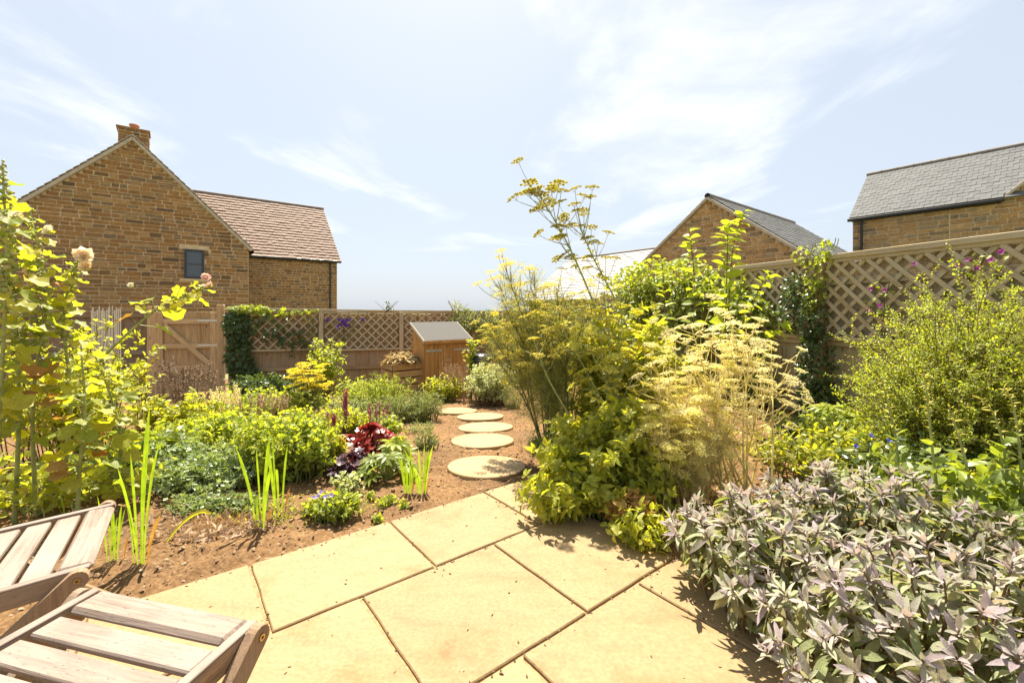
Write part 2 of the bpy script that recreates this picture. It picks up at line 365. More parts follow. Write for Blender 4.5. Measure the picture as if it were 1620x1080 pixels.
# clods and small stones lying on the bare soil
rng = np.random.default_rng(11)
ico = np.array([(0, 0, 1), (.89, 0, .45), (.28, .85, .45), (-.72, .53, .45), (-.72, -.53, .45), (.28, -.85, .45), (.72, .53, -.45), (-.28, .85, -.45), (-.89, 0, -.45), (-.28, -.85, -.45), (.72, -.53, -.45), (0, 0, -1)])
icoF = [[0, 1, 2], [0, 2, 3], [0, 3, 4], [0, 4, 5], [0, 5, 1], [1, 6, 2], [2, 7, 3], [3, 8, 4], [4, 9, 5], [5, 10, 1], [6, 7, 2], [7, 8, 3], [8, 9, 4], [9, 10, 5], [10, 6, 1], [11, 7, 6], [11, 8, 7], [11, 9, 8], [11, 10, 9], [11, 6, 10]]
N_ = 30000
cxs = rng.uniform(-3.3, 1.8, N_); cys = 1.3 + 6.5 * rng.random(N_) ** 1.5
ok = ~in_patio(cxs, cys, .01); cxs, cys = cxs[ok], cys[ok]; n = len(cxs)
sz_ = .003 + .009 * rng.random(n) ** 4 + .006 * (rng.random(n) > .985)
ang = rng.uniform(0, 6.28, n)
zt = np.array([terrain(a, b) for a, b in zip(cxs, cys)]) - .014
ix = np.clip(np.searchsorted(gx, cxs), 0, nxg - 1); iy = np.clip(np.searchsorted(gy, cys), 0, nyg - 1)
zt = GZ[iy, ix]
Mt = np.zeros((n, 3, 4)); ca, sa = np.cos(ang), np.sin(ang); s1, s2, s3 = sz_ * rng.uniform(.7, 1.4, n), sz_, sz_ * rng.uniform(.5, .9, n)
Mt[:, 0, 0] = ca * s1; Mt[:, 0, 1] = -sa * s2; Mt[:, 1, 0] = sa * s1; Mt[:, 1, 1] = ca * s2; Mt[:, 2, 2] = s3; Mt[:, 2, 0] = s1 * rng.uniform(-.3, .3, n)
Mt[:, 0, 3], Mt[:, 1, 3], Mt[:, 2, 3] = cxs, cys, zt + sz_ * .25
jit = ico + rng.uniform(-.22, .22, ico.shape)
tag(link('soil_clods', make_mesh('soil_clods', [(jit, icoF, Mt, 0)], M_clod)), 'brown crumbly clods and small stones lying on the bare soil', 'soil', kind='stuff')

def slabmat(k=1.0):
    m, n, N, Lk = mat('sandstone_slab')
    oi = N('ShaderNodeObjectInfo'); g = N('ShaderNodeNewGeometry')
    add = N('ShaderNodeVectorMath', operation='ADD'); Lk(g.outputs['Position'], add.inputs[0])
    sc = N('ShaderNodeMath', operation='MULTIPLY'); sc.inputs[1].default_value = 25; Lk(oi.outputs['Random'], sc.inputs[0])
    cm = N('ShaderNodeCombineXYZ'); Lk(sc.outputs[0], cm.inputs[0]); Lk(sc.outputs[0], cm.inputs[2]); Lk(cm.outputs[0], add.inputs[1])
    mpn = N('ShaderNodeMapping'); mpn.inputs['Scale'].default_value = (2.4, 6.0, 3); mpn.inputs['Rotation'].default_value = (0, 0, .4); Lk(add.outputs[0], mpn.inputs[0])
    a = N('ShaderNodeTexNoise'); a.inputs['Scale'].default_value = .9; a.inputs['Detail'].default_value = 6; a.inputs['Distortion'].default_value = 1.6; a.inputs['Roughness'].default_value = .55; Lk(mpn.outputs[0], a.inputs['Vector'])
    b = N('ShaderNodeTexNoise'); b.inputs['Scale'].default_value = 70; b.inputs['Detail'].default_value = 5; Lk(add.outputs[0], b.inputs['Vector'])
    ra = ramp(N, [(.20, (.230 * k, .154 * k, .077 * k)), (.38, (.274 * k, .191 * k, .095 * k)), (.55, (.297 * k, .212 * k, .108 * k)), (.68, (.282 * k, .196 * k, .098 * k)), (.87, (.236 * k, .158 * k, .079 * k))]); Lk(a.outputs['Fac'], ra.inputs[0])
    rb = ramp(N, [(.3, (.84, .82, .79)), (.7, (1.07, 1.07, 1.08))]); Lk(b.outputs['Fac'], rb.inputs[0])
    mu = N('ShaderNodeMixRGB', blend_type='MULTIPLY'); mu.inputs[0].default_value = 1; Lk(ra.outputs[0], mu.inputs[1]); Lk(rb.outputs[0], mu.inputs[2])
    rr = ramp(N, [(0, (.93, .91, .88)), (.5, (1, 1, 1)), (1, (1.05, 1.03, 1.0))]); Lk(oi.outputs['Random'], rr.inputs[0])
    m2 = N('ShaderNodeMixRGB', blend_type='MULTIPLY'); m2.inputs[0].default_value = 1; Lk(mu.outputs[0], m2.inputs[1]); Lk(rr.outputs[0], m2.inputs[2])
    # specks of dirt and old stains
    v = N('ShaderNodeTexVoronoi'); v.inputs['Scale'].default_value = 9; Lk(add.outputs[0], v.inputs['Vector'])
    vr = N('ShaderNodeMapRange'); vr.inputs[1].default_value = .02; vr.inputs[2].default_value = .055; vr.inputs[3].default_value = .45; vr.inputs[4].default_value = 1; Lk(v.outputs['Distance'], vr.inputs[0])
    st = N('ShaderNodeTexNoise'); st.inputs['Scale'].default_value = 3.1; st.inputs['Detail'].default_value = 7; st.inputs['Roughness'].default_value = .7; Lk(add.outputs[0], st.inputs['Vector'])
    sr = ramp(N, [(.52, (1, 1, 1)), (.70, (.84, .75, .63))]); Lk(st.outputs['Fac'], sr.inputs[0])
    m3 = N('ShaderNodeMixRGB', blend_type='MULTIPLY'); m3.inputs[0].default_value = 1; Lk(m2.outputs[0], m3.inputs[1]); Lk(sr.outputs[0], m3.inputs[2])
    m4 = N('ShaderNodeMixRGB', blend_type='MULTIPLY'); m4.inputs[0].default_value = 1; Lk(m3.outputs[0], m4.inputs[1]); Lk(vr.outputs[0], m4.inputs[2])
    p = N('ShaderNodeBsdfPrincipled'); p.inputs['Roughness'].default_value = .7; p.inputs['Specular IOR Level'].default_value = .25; Lk(m4.outputs[0], p.inputs['Base Color'])
    bp = N('ShaderNodeBump'); bp.inputs['Strength'].default_value = .55; bp.inputs['Distance'].default_value = .012; Lk(a.outputs['Fac'], bp.inputs['Height'])
    b2 = N('ShaderNodeBump'); b2.inputs['Strength'].default_value = .15; b2.inputs['Distance'].default_value = .002; Lk(b.outputs['Fac'], b2.inputs['Height']); Lk(bp.outputs[0], b2.inputs['Normal']); Lk(b2.outputs[0], p.inputs['Normal'])
    o = N('ShaderNodeOutputMaterial'); Lk(p.outputs[0], o.inputs[0]); return m
M_slab = slabmat()
M_grout = plain('jointing_sand', (.30, .19, .09), 1, noise=.35, scale=60)
pc = [patio_xy(0.01, 0.01), patio_xy(6, 0.01), patio_xy(6, 5), patio_xy(.01, 5)]
pv, pf = prism([(p[0], p[1], -.011) for p in pc], (0, 0, -.05))
patio = link('patio', make_mesh('patio', [(pv, pf, None, 0)], M_grout)); tag(patio, kind='structure')
rows = [(0, .565, [0, .30, .957, 1.645, 2.3, 2.96, 3.62, 4.3, 5.0, 6]),
        (.565, 1.222, [0, .63, 1.31, 1.97, 2.6, 3.26, 3.9, 4.6, 5.2, 6]),
        (1.222, 1.88, [0, .315, .977, 1.63, 2.3, 2.96, 3.6, 4.3, 5.0, 6]),
        (1.88, 2.54, [0, .66, 1.32, 1.98, 2.6, 3.3, 3.9, 4.6, 5.3, 6]),
        (2.54, 3.2, [0, .33, .99, 1.65, 2.3, 2.97, 3.6, 4.3, 5, 6]), (3.2, 4.1, [0, .9, 1.8, 2.7, 3.6, 4.5, 6]), (4.1, 5, [0, .6, 1.5, 2.4, 3.3, 4.2, 6])]
rs = random.Random(4)
def slab_mesh(wa, wb, th, seed):
    """hand-cut slab: slightly wavering edges, arris knocked off"""
    r = random.Random(seed); n = 7; ring = []
    cor = [(-wa / 2, -wb / 2), (wa / 2, -wb / 2), (wa / 2, wb / 2), (-wa / 2, wb / 2)]
    for k in range(4):
        (x0, y0), (x1, y1) = cor[k], cor[(k + 1) % 4]
        for i in range(n):
            t = i / n; q = .0018 if i else 0
            ring.append((x0 + (x1 - x0) * t + r.uniform(-q, q), y0 + (y1 - y0) * t + r.uniform(-q, q)))
    m = len(ring)
    V = [(x, y, -th) for x, y in ring] + [(x, y, -.004) for x, y in ring] + [(x * (1 - .008 / wa), y * (1 - .008 / wb), 0) for x, y in ring]
    Fs = [list(range(m))[::-1], list(range(2 * m, 3 * m))]
    for l in (0, 1): Fs += [[l * m + i, l * m + (i + 1) % m, (l + 1) * m + (i + 1) % m, (l + 1) * m + i] for i in range(m)]
    return make_mesh('slab', [(V, Fs, None, 0)], M_slab)
for b0, b1, js in rows:
    for a0, a1 in zip(js[:-1], js[1:]):
        gap = .007
        c_ = patio_xy((a0 + a1) / 2, (b0 + b1) / 2)
        me = slab_mesh(a1 - a0 - gap * 2, b1 - b0 - gap * 2, .03, rs.randint(0, 9999))
        o = link('slab', me, patio); o.location = (c_[0], c_[1], rs.uniform(-.0012, .0012)); o.rotation_euler = (rs.uniform(-.001, .001), rs.uniform(-.001, .001), math.atan2(U2[1], U2[0]))

# crumbs of soil, bits of leaf and grit blown onto the slabs and into the joints
rng = np.random.default_rng(77); n = 340
la = np.concatenate((rng.uniform(0, 3, 90), rng.choice([.30, .957, 1.645, .63, 1.31, .315, .977], 90) + rng.normal(0, .012, 90), rng.uniform(0, 2.6, 160)))
lb_0 = np.concatenate((rng.uniform(0, 2.2, 90), rng.uniform(.05, 2.0, 90), rng.choice([.565, 1.222, .02], 160) + np.abs(rng.normal(0, .014, 160))))
pq = PO[None] - la[:, None] * U2[None] - lb_0[:, None] * V2[None]; sz_ = rng.uniform(.0015, .0045, n); ang = rng.uniform(0, 6.28, n); Mt = np.zeros((n, 3, 4)); ca, sa = np.cos(ang), np.sin(ang)
Mt[:, 0, 0] = ca * sz_ * 1.8; Mt[:, 0, 1] = -sa * sz_; Mt[:, 1, 0] = sa * sz_ * 1.8; Mt[:, 1, 1] = ca * sz_; Mt[:, 2, 2] = sz_ * .6; Mt[:, 0, 3], Mt[:, 1, 3], Mt[:, 2, 3] = pq[:, 0], pq[:, 1], .0015
tag(link('patio_litter', make_mesh('patio_litter', [(jit, icoF, Mt, 0)], stonemat('dark_crumbs', [(.06, .04, .02), (.14, .09, .05), (.10, .08, .03), (.20, .14, .07)], sc=60))), 'crumbs of soil and leaf bits scattered over the slabs', 'litter', kind='stuff')
# stepping stones
M_step = slabmat(1.22); M_step.name = 'stepping_stone_sandstone'
lab = ['round sandstone stepping stone nearest the patio', 'round stepping stone second from the patio, just behind the nearest one', 'round stepping stone third from the patio, middle of the five',
       'round stepping stone fourth from the patio, beside the variegated bush', 'farthest round stepping stone, half hidden at the path bend']
for i, (px, py, r_) in enumerate([(770, 738, .322), (763, 697, .33), (768, 676, .335), (760, 659, .33), (722, 650, .32)]):
    g = G(px, py); r2 = random.Random(i + 50); m = 40; ring = []
    for k in range(m):
        t = k / m * 6.2832; q = r_ * (1 + .012 * math.sin(3 * t + i) + r2.uniform(-.006, .006)); ring.append((q * math.cos(t), q * math.sin(t)))
    V = [(x, y, -.07) for x, y in ring] + [(x, y, -.006) for x, y in ring] + [(x * .985, y * .985, 0) for x, y in ring]
    Fs = [list(range(m))[::-1], list(range(2 * m, 3 * m))]
    for l in (0, 1): Fs += [[l * m + j, l * m + (j + 1) % m, (l + 1) * m + (j + 1) % m, (l + 1) * m + j] for j in range(m)]
    o = link('stepping_stone', make_mesh('stepping_stone', [(V, Fs, None, 0)], M_step)); tag(o, lab[i], 'stepping stone', 'stepping stones across the bed')
    o.location = (g[0], g[1], g[2] + .012); o.rotation_euler = (-.075 + r2.uniform(-.01, .01), r2.uniform(-.015, .015), 0)

# ------------------------------------------------------------------ houses
def world3(O, s, v, z): return np.array((O[0] + U2[0] * s + V2[0] * v, O[1] + U2[1] * s + V2[1] * v, z))
stoneV = []
rr_ = np.random.default_rng(5)
for k in range(6):
    V, Fs_st = cbox(1, 1, 1, .045); V = np.array(V); V[:, 2] -= .5
    V += rr_.uniform(-.02, .02, V.shape) * np.array((1, 1, 1.6)); stoneV.append(V)
_stone_me = {}
class House:
    def __init__(s): s.items = []
    def stones(s, part, org, ax, nrm_, s_range, z0, z1, hole=None, course=(.10, .17), length=(.2, .52), seed=1, mat=None, proud=.022, keep=None):
        """coursed rubble on a wall: org at s=0,z=0; s_range(z) gives the two ends of the course"""
        r = random.Random(seed); z = z0
        while z < z1 - .05:
            h = r.uniform(*course); h = min(h, z1 - z)
            a, b = s_range(z + h - .01)
            x = a
            while x < b - .06:
                L = r.uniform(*length)
                if x + L > b - .12: L = b - x
                x1 = x + L; segs = [(x, x1, z, z + h)]
                if hole:
                    for (hx0, hx1, hz0, hz1) in hole:
                        nx = []
                        for (p, q, zz0, zz1) in segs:
                            if q <= hx0 or p >= hx1 or zz1 <= hz0 + .02 or zz0 >= hz1 - .02: nx.append((p, q, zz0, zz1)); continue
                            if p < hx0 - .04: nx.append((p, hx0, zz0, zz1))
                            if q > hx1 + .04: nx.append((hx1, q, zz0, zz1))
                            if zz0 < hz0 - .035: nx.append((max(p, hx0), min(q, hx1), zz0, hz0))
                            if zz1 > hz1 + .035: nx.append((max(p, hx0), min(q, hx1), hz1, zz1))
                        segs = nx
                for (p, q, zz0, zz1) in segs:
                    # now and then two thin stones instead of one
                    cuts = [(zz0, zz1)] if zz1 - zz0 < .135 or r.random() > .18 else [(zz0, (zz0 + zz1) / 2), ((zz0 + zz1) / 2, zz1)]
                    for (y0, y1) in cuts:
                        g = r.uniform(.012, .019)
                        lx, lz = q - p - 2 * g, y1 - y0 - 2 * g
                        if lx < .03 or lz < .02: continue
                        c_ = np.array(org) + np.array((ax[0], ax[1], 0)) * ((p + q) / 2) + np.array((0, 0, (y0 + y1) / 2)) + np.array((nrm_[0], nrm_[1], 0)) * (proud - .04 + r.uniform(-.006, .006))
                        M = np.zeros((3, 4)); M[:2, 0] = np.array(ax) * lx; M[:2, 1] = -np.array(nrm_) * .08; M[2, 2] = lz; M[:, 3] = c_
                        px = CX + F * c_[0] / max(.1, c_[1]); py = HY - F * (c_[2] - EYE) / max(.1, c_[1])
                        sc = lx * lz / c_[1] ** 2 if (-15 < px < 1635 and c_[1] > 0 and py < 492) else 0
                        s.items.append((sc, M, part, r.randrange(6), mat))
                x = x1
            z += h
    def finish(s, most=300):
        s.items.sort(key=lambda t: -t[0])
        for i, (sc, M, part, k, m) in enumerate(s.items[:most]):
            if sc <= 0: most = i; break
            if (k, m.name) not in _stone_me: _stone_me[(k, m.name)] = make_mesh('stone', [(stoneV[k], Fs_st, None, 0)], m)
            link('stone', _stone_me[(k, m.name)], part, to4(M))
        rest = {}
        for sc, M, part, k, m in s.items[most:]: rest.setdefault((part.name, m.name), (part, m, []))[2].append((k, M))
        for part, m, ls in rest.values():
            ch = []
            for k in range(6):
                mm = [q for kk, q in ls if kk == k]
                if mm: ch.append((stoneV[k], Fs_st, np.array(mm), 0))
            tag(link('stonework', make_mesh('stonework', ch, m), part), kind='stuff')

def tile_field(O, eave0, along, upv, n_len, n_up, tw, gauge, th, seed, skip=None):
    """overlapping tiles on a slope: matrices for a unit tile (x along the eaves, y up the slope)"""
    r = random.Random(seed); Ms = []
    al = np.array(along) / np.linalg.norm(along); up = np.array(upv) / np.linalg.norm(upv); nz = np.cross(al, up)
    if nz[2] < 0: nz = -nz
    for j in range(n_up):
        off = (j % 2) * tw / 2
        for i in range(-1, n_len + 1):
            x0 = max(0, i * tw + off); x1 = min(n_len * tw, (i + 1) * tw + off)
            if x1 - x0 < .03: continue
            cx_ = (x0 + x1) / 2; cy_ = j * gauge
            if skip and skip(cx_, cy_): continue
            p = np.array(eave0) + al * cx_ + up * (cy_ - .02) + nz * (.012 + r.uniform(-.002, .003))
            u2 = up * (gauge * 1.35) - nz * (th * 1.1)
            M = np.column_stack((al * (x1 - x0 - .008), u2, nz * th * r.uniform(.85, 1.15), p)); Ms.append(M)
    return np.array(Ms)
tileV = np.array([(-.5, 0, 0), (.5, 0, 0), (.5, 1, 0), (-.5, 1, 0), (-.5, 0, 1), (.5, 0, 1), (.5, 1, 1), (-.5, 1, 1)], float)
tileF = [[0, 3, 2, 1], [4, 5, 6, 7], [0, 1, 5, 4], [1, 2, 6, 5], [2, 3, 7, 6], [3, 0, 4, 7]]
def solid(name, poly, dep, m, parent):
    V, Fs = prism(poly, dep); return link(name, make_mesh(name, [(V, Fs, None, 0)], m), parent)
def pipe_mesh(pts, r, sides=8):
    V, Fs = tubes(np.array([pts], float), np.full((1, len(pts)), r), sides); return V, Fs
def tubes(pts, rad, sides=4):
    """N curves of K points with radii -> one set of vertices and faces"""
    pts = np.asarray(pts, float); n, K = pts.shape[:2]
    T = np.gradient(pts, axis=1) if K > 2 else np.repeat(pts[:, 1:] - pts[:, :1], 2, 1)
    T = nrm(T); ref = np.where(np.abs(T[..., 2:3]) > .9, np.array((1., 0, 0)), np.array((0., 0, 1)))
    A = nrm(np.cross(T, ref)); B = np.cross(T, A)
    th = np.arange(sides) / sides * 2 * np.pi
    R = pts[:, :, None] + rad[:, :, None, None] * (A[:, :, None] * np.cos(th)[None, None, :, None] + B[:, :, None] * np.sin(th)[None, None, :, None])
    V = R.reshape(-1, 3)
    base = (np.arange(n) * K * sides)[:, None, None]; k = (np.arange(K - 1) * sides)[None, :, None]; s_ = np.arange(sides)[None, None, :]; s2 = (np.arange(sides) + 1) % sides; s2 = s2[None, None, :]
    q = np.stack((base + k + s_, base + k + s2, base + k + sides + s2, base + k + sides + s_), -1).reshape(-1, 4)
    return V, q
def tube_mesh(name, pts, rad, m, sides=5, smooth=True):
    V, q = tubes(pts, rad, sides); return make_mesh(name, [(V, list(q), None, 0)], m, smooth)

# --- the gabled house on the left
C = (-10.27, 17.0); EV, AP = 3.66, 7.07; GW = 6.82
lh = thing('stone_house', 'brown ironstone house with a big gable, chimney and red tiled wing', 'house', (0, 0, 0))
H = House()
gw = solid('gable_wall', [world3(C, -GW, 0, -1), world3(C, 0, 0, -1), world3(C, 0, 0, EV), world3(C, -GW / 2, 0, AP), world3(C, -GW, 0, EV)], np.append(V2 * .4, 0), M_mortar, lh)
WS0, WS1, WZ0, WZ1 = -2.01, -1.41, 2.38, 3.44
def grange(z):
    if z < EV: return (-GW, 0)
    k = (AP - z) / (AP - EV); return (-GW / 2 - GW / 2 * k + .05, -GW / 2 + GW / 2 * k - .05)
nG = -V2
H.stones(gw, (C[0], C[1], 0), U2, nG, grange, -.9, AP - .1, [(WS0 - .14, WS1 + .14, WZ1, WZ1 + .15), (WS0, WS1, WZ0, WZ1), (WS0 - .12, WS1 + .12, WZ0 - .09, WZ0)], seed=2, mat=M_stone)
def onwall(name, s0, s1, z0, z1, proud, dep, m, parent, O=C, v=0):
    return solid(name, [world3(O, s0, v - proud, z0), world3(O, s1, v - proud, z0), world3(O, s1, v - proud, z1), world3(O, s0, v - proud, z1)], np.append(V2 * dep, 0), m, parent)
onwall('lintel', WS0 - .13, WS1 + .13, WZ1 + .005, WZ1 + .145, .03, .1, M_dress, lh)
onwall('window_sill', WS0 - .11, WS1 + .11, WZ0 - .085, WZ0 - .005, .06, .13, M_dress, lh)
# side wall and cross wing
sw = solid('side_wall', [world3(C, 0.002, .4, -1), world3(C, 0.002, 2.5, -1), world3(C, 0.002, 2.5, EV), world3(C, 0.002, .4, EV)], np.append(-U2 * .3, 0), M_mortar, lh)
ww = solid('wing_wall', [world3(C, .003, 2.5, -1), world3(C, 4.06, 2.5, -1), world3(C, 4.06, 2.5, EV), world3(C, .003, 2.5, EV)], np.append(V2 * .4, 0), M_mortar, lh)
H.stones(ww, tuple(world3(C, 0, 2.5, 0)), U2, nG, lambda z: (.01, 4.06), -.9, EV, seed=7, mat=M_stone, course=(.09, .14), length=(.16, .4))
H.stones(sw, tuple(world3(C, 0.002, .03, 0)), V2, U2, lambda z: (0, 2.45), -.9, EV, seed=9, mat=M_stone)
win = thing_win = link('window', None, lh)
def glazing(parent, O, s0, s1, z0, z1, v, bars_z=(), bars_s=(), fw=.07):
    onwall('glass', s0 + fw * .5, s1 - fw * .5, z0 + fw * .5, z1 - fw * .5, -v - .07, .01, M_glass, parent, O)
    for n_, a in (('frame', (s0, s0 + fw, z0, z1)), ('frame', (s1 - fw, s1, z0, z1)), ('frame', (s0 + fw + .001, s1 - fw - .001, z0, z0 + fw)), ('frame', (s0 + fw + .001, s1 - fw - .001, z1 - fw, z1))):
        onwall(n_, *a, -v - .03, .06, M_frame, parent, O)
    for z in bars_z: onwall('glazing_bar', s0 + fw + .001, s1 - fw - .001, z - .012, z + .012, -v - .055, .03, M_frame, parent, O)
glazing(win, C, WS0 + .005, WS1 - .005, WZ0 + .002, WZ1 - .002, -.09, (2.91,))
# roofs of the left house
def slope(name, O, a0, b0, z0, a1, b1, z1, ax_len_vec, th, m, parent):
    p = world3(O, a0, b0, z0); q = world3(O, a1, b1, z1); n_ = np.cross(q - p, ax_len_vec); n_ /= np.linalg.norm(n_); n_ = n_ if n_[2] > 0 else -n_
    return solid(name, [p, q, q + ax_len_vec, p + ax_len_vec], n_ * th, m, parent)
vv8 = np.append(V2 * 7.6, 0)
rf = slope('gable_roof', C, .15, -.06, EV - .12, -GW / 2, -.06, AP + .03, vv8, .07, M_tile, lh)
rf2 = slope('gable_roof', C, -GW - .15, -.06, EV - .12, -GW / 2, -.06, AP + .03, vv8, .07, M_tile, lh)
for sg in (-1, 1):
    a = world3(C, -GW / 2, -.075, AP + .005); b = world3(C, -GW / 2 + sg * (GW / 2 + .1), -.075, EV - .1)
    bar('verge', a, b, .10, .11, np.append(V2, 0), M_verge, lh, c=.01)
    for k in range(22):                                         # tile edges stepping down the verge
        t = (k + .5) / 22; p = a + (b - a) * t + np.array((0, 0, .105))
        d_ = (b - a) / np.linalg.norm(b - a)
        bar('verge_tile', p - d_ * .10, p + d_ * .115 + np.array((0, 0, .022)), .018, .16, np.append(V2, 0), M_verge, rf if sg > 0 else rf2, c=.004)
r0 = world3(C, .1, 2.36, EV - .08); upv = world3(C, .1, 5.5, EV + 3.04) - r0
wr = slope('wing_roof', C, -3.2, 2.36, EV - .08, -3.2, 5.5, EV + 3.04, np.append(U2 * (3.2 + 4.2), 0), .06, M_tile, lh)
slope('wing_roof_back', C, -3.2, 8.64, EV - .08, -3.2, 5.5, EV + 3.04, np.append(U2 * (3.2 + 4.2), 0), .06, M_tile, lh)
Lw = np.linalg.norm(upv); ng = int(Lw / .205)
nn_ = np.cross(np.append(U2, 0), upv); nn_ /= np.linalg.norm(nn_); nn_ = nn_ if nn_[2] > 0 else -nn_
Ms = tile_field(C, world3(C, -3.2, 2.36, EV - .08) + nn_ * .06, np.append(U2, 0), upv, int(7.4 / .2), ng, .2, Lw / ng, .042, 3)
tag(link('roof_tiles', make_mesh('roof_tiles', [(tileV, tileF, Ms, 0)], M_tile), wr), kind='stuff')
a = world3(C, -3.2, 5.5, EV + 3.13)
V, q = tubes(np.array([[a, a + np.append(U2 * 7.42, 0)]]), np.full((1, 2), .09), 8); link('ridge', make_mesh('ridge', [(V, list(q), None, 0)], M_ridge, True), wr)
for s_, zz in ((1.0, .42), (2.3, .42)):                          # two small vent tiles
    p = r0 + upv * zz * .5 + np.append(U2 * s_, 0) + nn_ * .1; bar('vent_tile', p, p + np.append(U2 * .22, 0), .09, .05, nn_, M_verge, wr, c=.01)
ga, gb = world3(C, .02, 2.30, EV - .06), world3(C, 4.2, 2.30, EV - .06)
link('gutter', tube_mesh('gutter', [[ga, gb]], np.full((1, 2), .06), M_black, 8), lh)
bar('fascia', world3(C, .02, 2.42, EV - .06), world3(C, 4.06, 2.42, EV - .06), .14, .03, np.append(V2, 0), M_black, lh)
link('downpipe', tube_mesh('downpipe', [[world3(C, 3.72, 2.42, EV - .08), world3(C, 3.72, 2.42, -1)]], np.full((1, 2), .035), M_black, 8), lh)
link('gutter', tube_mesh('gutter', [[world3(C, .13, -.04, EV - .15), world3(C, .13, 2.4, EV - .15)]], np.full((1, 2), .06), M_black, 8), lh)
# end wall of the wing and back walls, closing the house
solid('end_wall', [world3(C, 4.06, 2.9, -1), world3(C, 4.06, 8.5, -1), world3(C, 4.06, 8.5, EV), world3(C, 4.06, 5.5, EV + 2.95), world3(C, 4.06, 2.9, EV + .35)], np.append(-U2 * .3, 0), M_mortar, lh)
solid('side_wall', [world3(C, -GW + .002, .4, -1), world3(C, -GW + .002, 7.5, -1), world3(C, -GW + .002, 7.5, EV), world3(C, -GW + .002, .4, EV)], np.append(U2 * .3, 0), M_mortar, lh)
# chimney
chv = solid('chimney', [world3(C, -3.81, .35, AP - 1.2), world3(C, -3.01, .35, AP - 1.2), world3(C, -3.01, .35, 7.5), world3(C, -3.81, .35, 7.5)], np.append(V2 * .62, 0), M_mortar, lh)
H.stones(chv, tuple(world3(C, 0, .35, 0)), U2, nG, lambda z: (-3.81, -3.01), AP - 1.2, 7.5, seed=21, mat=M_stone, length=(.15, .4))
H.stones(chv, tuple(world3(C, -3.01, .35, 0)), V2, U2, lambda z: (0, .62), AP - 1.2, 7.5, seed=22, mat=M_stone, length=(.15, .35))
onwall('chimney_cap', -3.86, -2.96, 7.5, 7.56, -.30, .72, M_stone, chv)
cp = world3(C, -3.40, .66, 0)
link('chimney_pot', tube_mesh('chimney_pot', [[(cp[0], cp[1], 7.55), (cp[0], cp[1], 7.58), (cp[0], cp[1], 7.70), (cp[0], cp[1], 7.72), (cp[0], cp[1], 7.77), (cp[0], cp[1], 7.771)]], np.array([[.14, .125, .12, .15, .15, .1]]), plain('terracotta_pot', (.42, .2, .12), .8), 12), chv)
H.finish()

# --- the single-storey stone garage in the middle
A0 = (5.88, 13.0); GA = 4.53; GE = 2.35; HWD = (GA - GE) / .76
gh = thing('stone_garage', 'low brown stone garage with slate roof behind the right fence, gable towards us', 'garage')
H = House(); nS = -U2
gwall = solid('gable_wall', [world3(A0, 0, -HWD, -1), world3(A0, 0, HWD, -1), world3(A0, 0, HWD, GE), world3(A0, 0, 0, GA), world3(A0, 0, -HWD, GE)], np.append(U2 * .4, 0), M_mortar, gh)
def grg(z):
    k = 1 if z < GE else (GA - z) / (GA - GE); return (-HWD * k + .04, HWD * k - .04)
H.stones(gwall, (A0[0], A0[1], 0), V2, nS, grg, -.5, GA - .08, seed=31, mat=M_stone_r, length=(.16, .36), course=(.10, .15)); H.finish()
uu = np.append(U2 * 6.5, 0)
for sg in (-1, 1):
    r_ = slope('slate_roof', A0, -.08, sg * (HWD + .2), GE - .14, -.08, 0, GA + .03, uu, .05, M_slate, gh)
    e0 = world3(A0, -.08, sg * (HWD + .2), GE - .14); up_ = world3(A0, -.08, 0, GA + .03) - e0; L_ = np.linalg.norm(up_); nu = int(L_ / .2)
    nz = np.cross(uu, up_); nz /= np.linalg.norm(nz); nz = nz if nz[2] > 0 else -nz
    Ms = tile_field(A0, e0 + nz * .05, uu, up_, 26, nu, .25, L_ / nu, .014, 40 + sg)
    tag(link('slates', make_mesh('slates', [(tileV, tileF, Ms, 0)], M_slate), r_), kind='stuff')
    bar('verge', world3(A0, -.10, 0, GA + .02), world3(A0, -.10, sg * (HWD + .2), GE - .13), .08, .09, np.append(U2, 0), M_verge, gh, c=.01)
    solid('side_wall', [world3(A0, .4, sg * HWD, -1), world3(A0, 6.4, sg * HWD, -1), world3(A0, 6.4, sg * HWD, GE), world3(A0, .4, sg * HWD, GE)], np.append(-V2 * sg * .3, 0), M_mortar, gh)
V, q = tubes(np.array([[world3(A0, -.12, 0, GA + .08), world3(A0, 6.44, 0, GA + .08)]]), np.full((1, 2), .09), 8); link('ridge', make_mesh('ridge', [(V, list(q), None, 0)], M_ridge, True), gh)
# --- the long low slate roof farther back
B0 = world3((6.0, 18.0), 0, -1.4, 0)[:2]; BR = 1.2 + 2.53
bh = thing('outbuilding', 'long low outbuilding with a slate roof coloured pale for sun glare behind the tall flowering herbs', 'outbuilding')
for sg in (-1, 1):
    r_ = slope('slate_roof', B0, sg * 3.0, 0, BR - 2.1, 0, 0, BR, np.append(V2 * 6.4, 0), .05, M_slate_glare, bh)
    e0 = world3(B0, sg * 3.0, 0, BR - 2.1); up_ = world3(B0, 0, 0, BR) - e0; L_ = np.linalg.norm(up_); nu = int(L_ / .22); al = np.append(V2 * 6.4, 0)
    nz = np.cross(al, up_); nz /= np.linalg.norm(nz); nz = nz if nz[2] > 0 else -nz
    Ms = tile_field(B0, e0 + nz * .05, al, up_, 21, nu, .305, L_ / nu, .016, 60 + sg)
    tag(link('slates', make_mesh('slates', [(tileV, tileF, Ms, 0)], M_slate_glare), r_), kind='stuff')
    solid('wall', [world3(B0, sg * 2.8, .1, -1), world3(B0, sg * 2.8, 6.3, -1), world3(B0, sg * 2.8, 6.3, BR - 2.05), world3(B0, sg * 2.8, .1, BR - 2.05)], np.append(-U2 * sg * .3, 0), M_stone, bh)
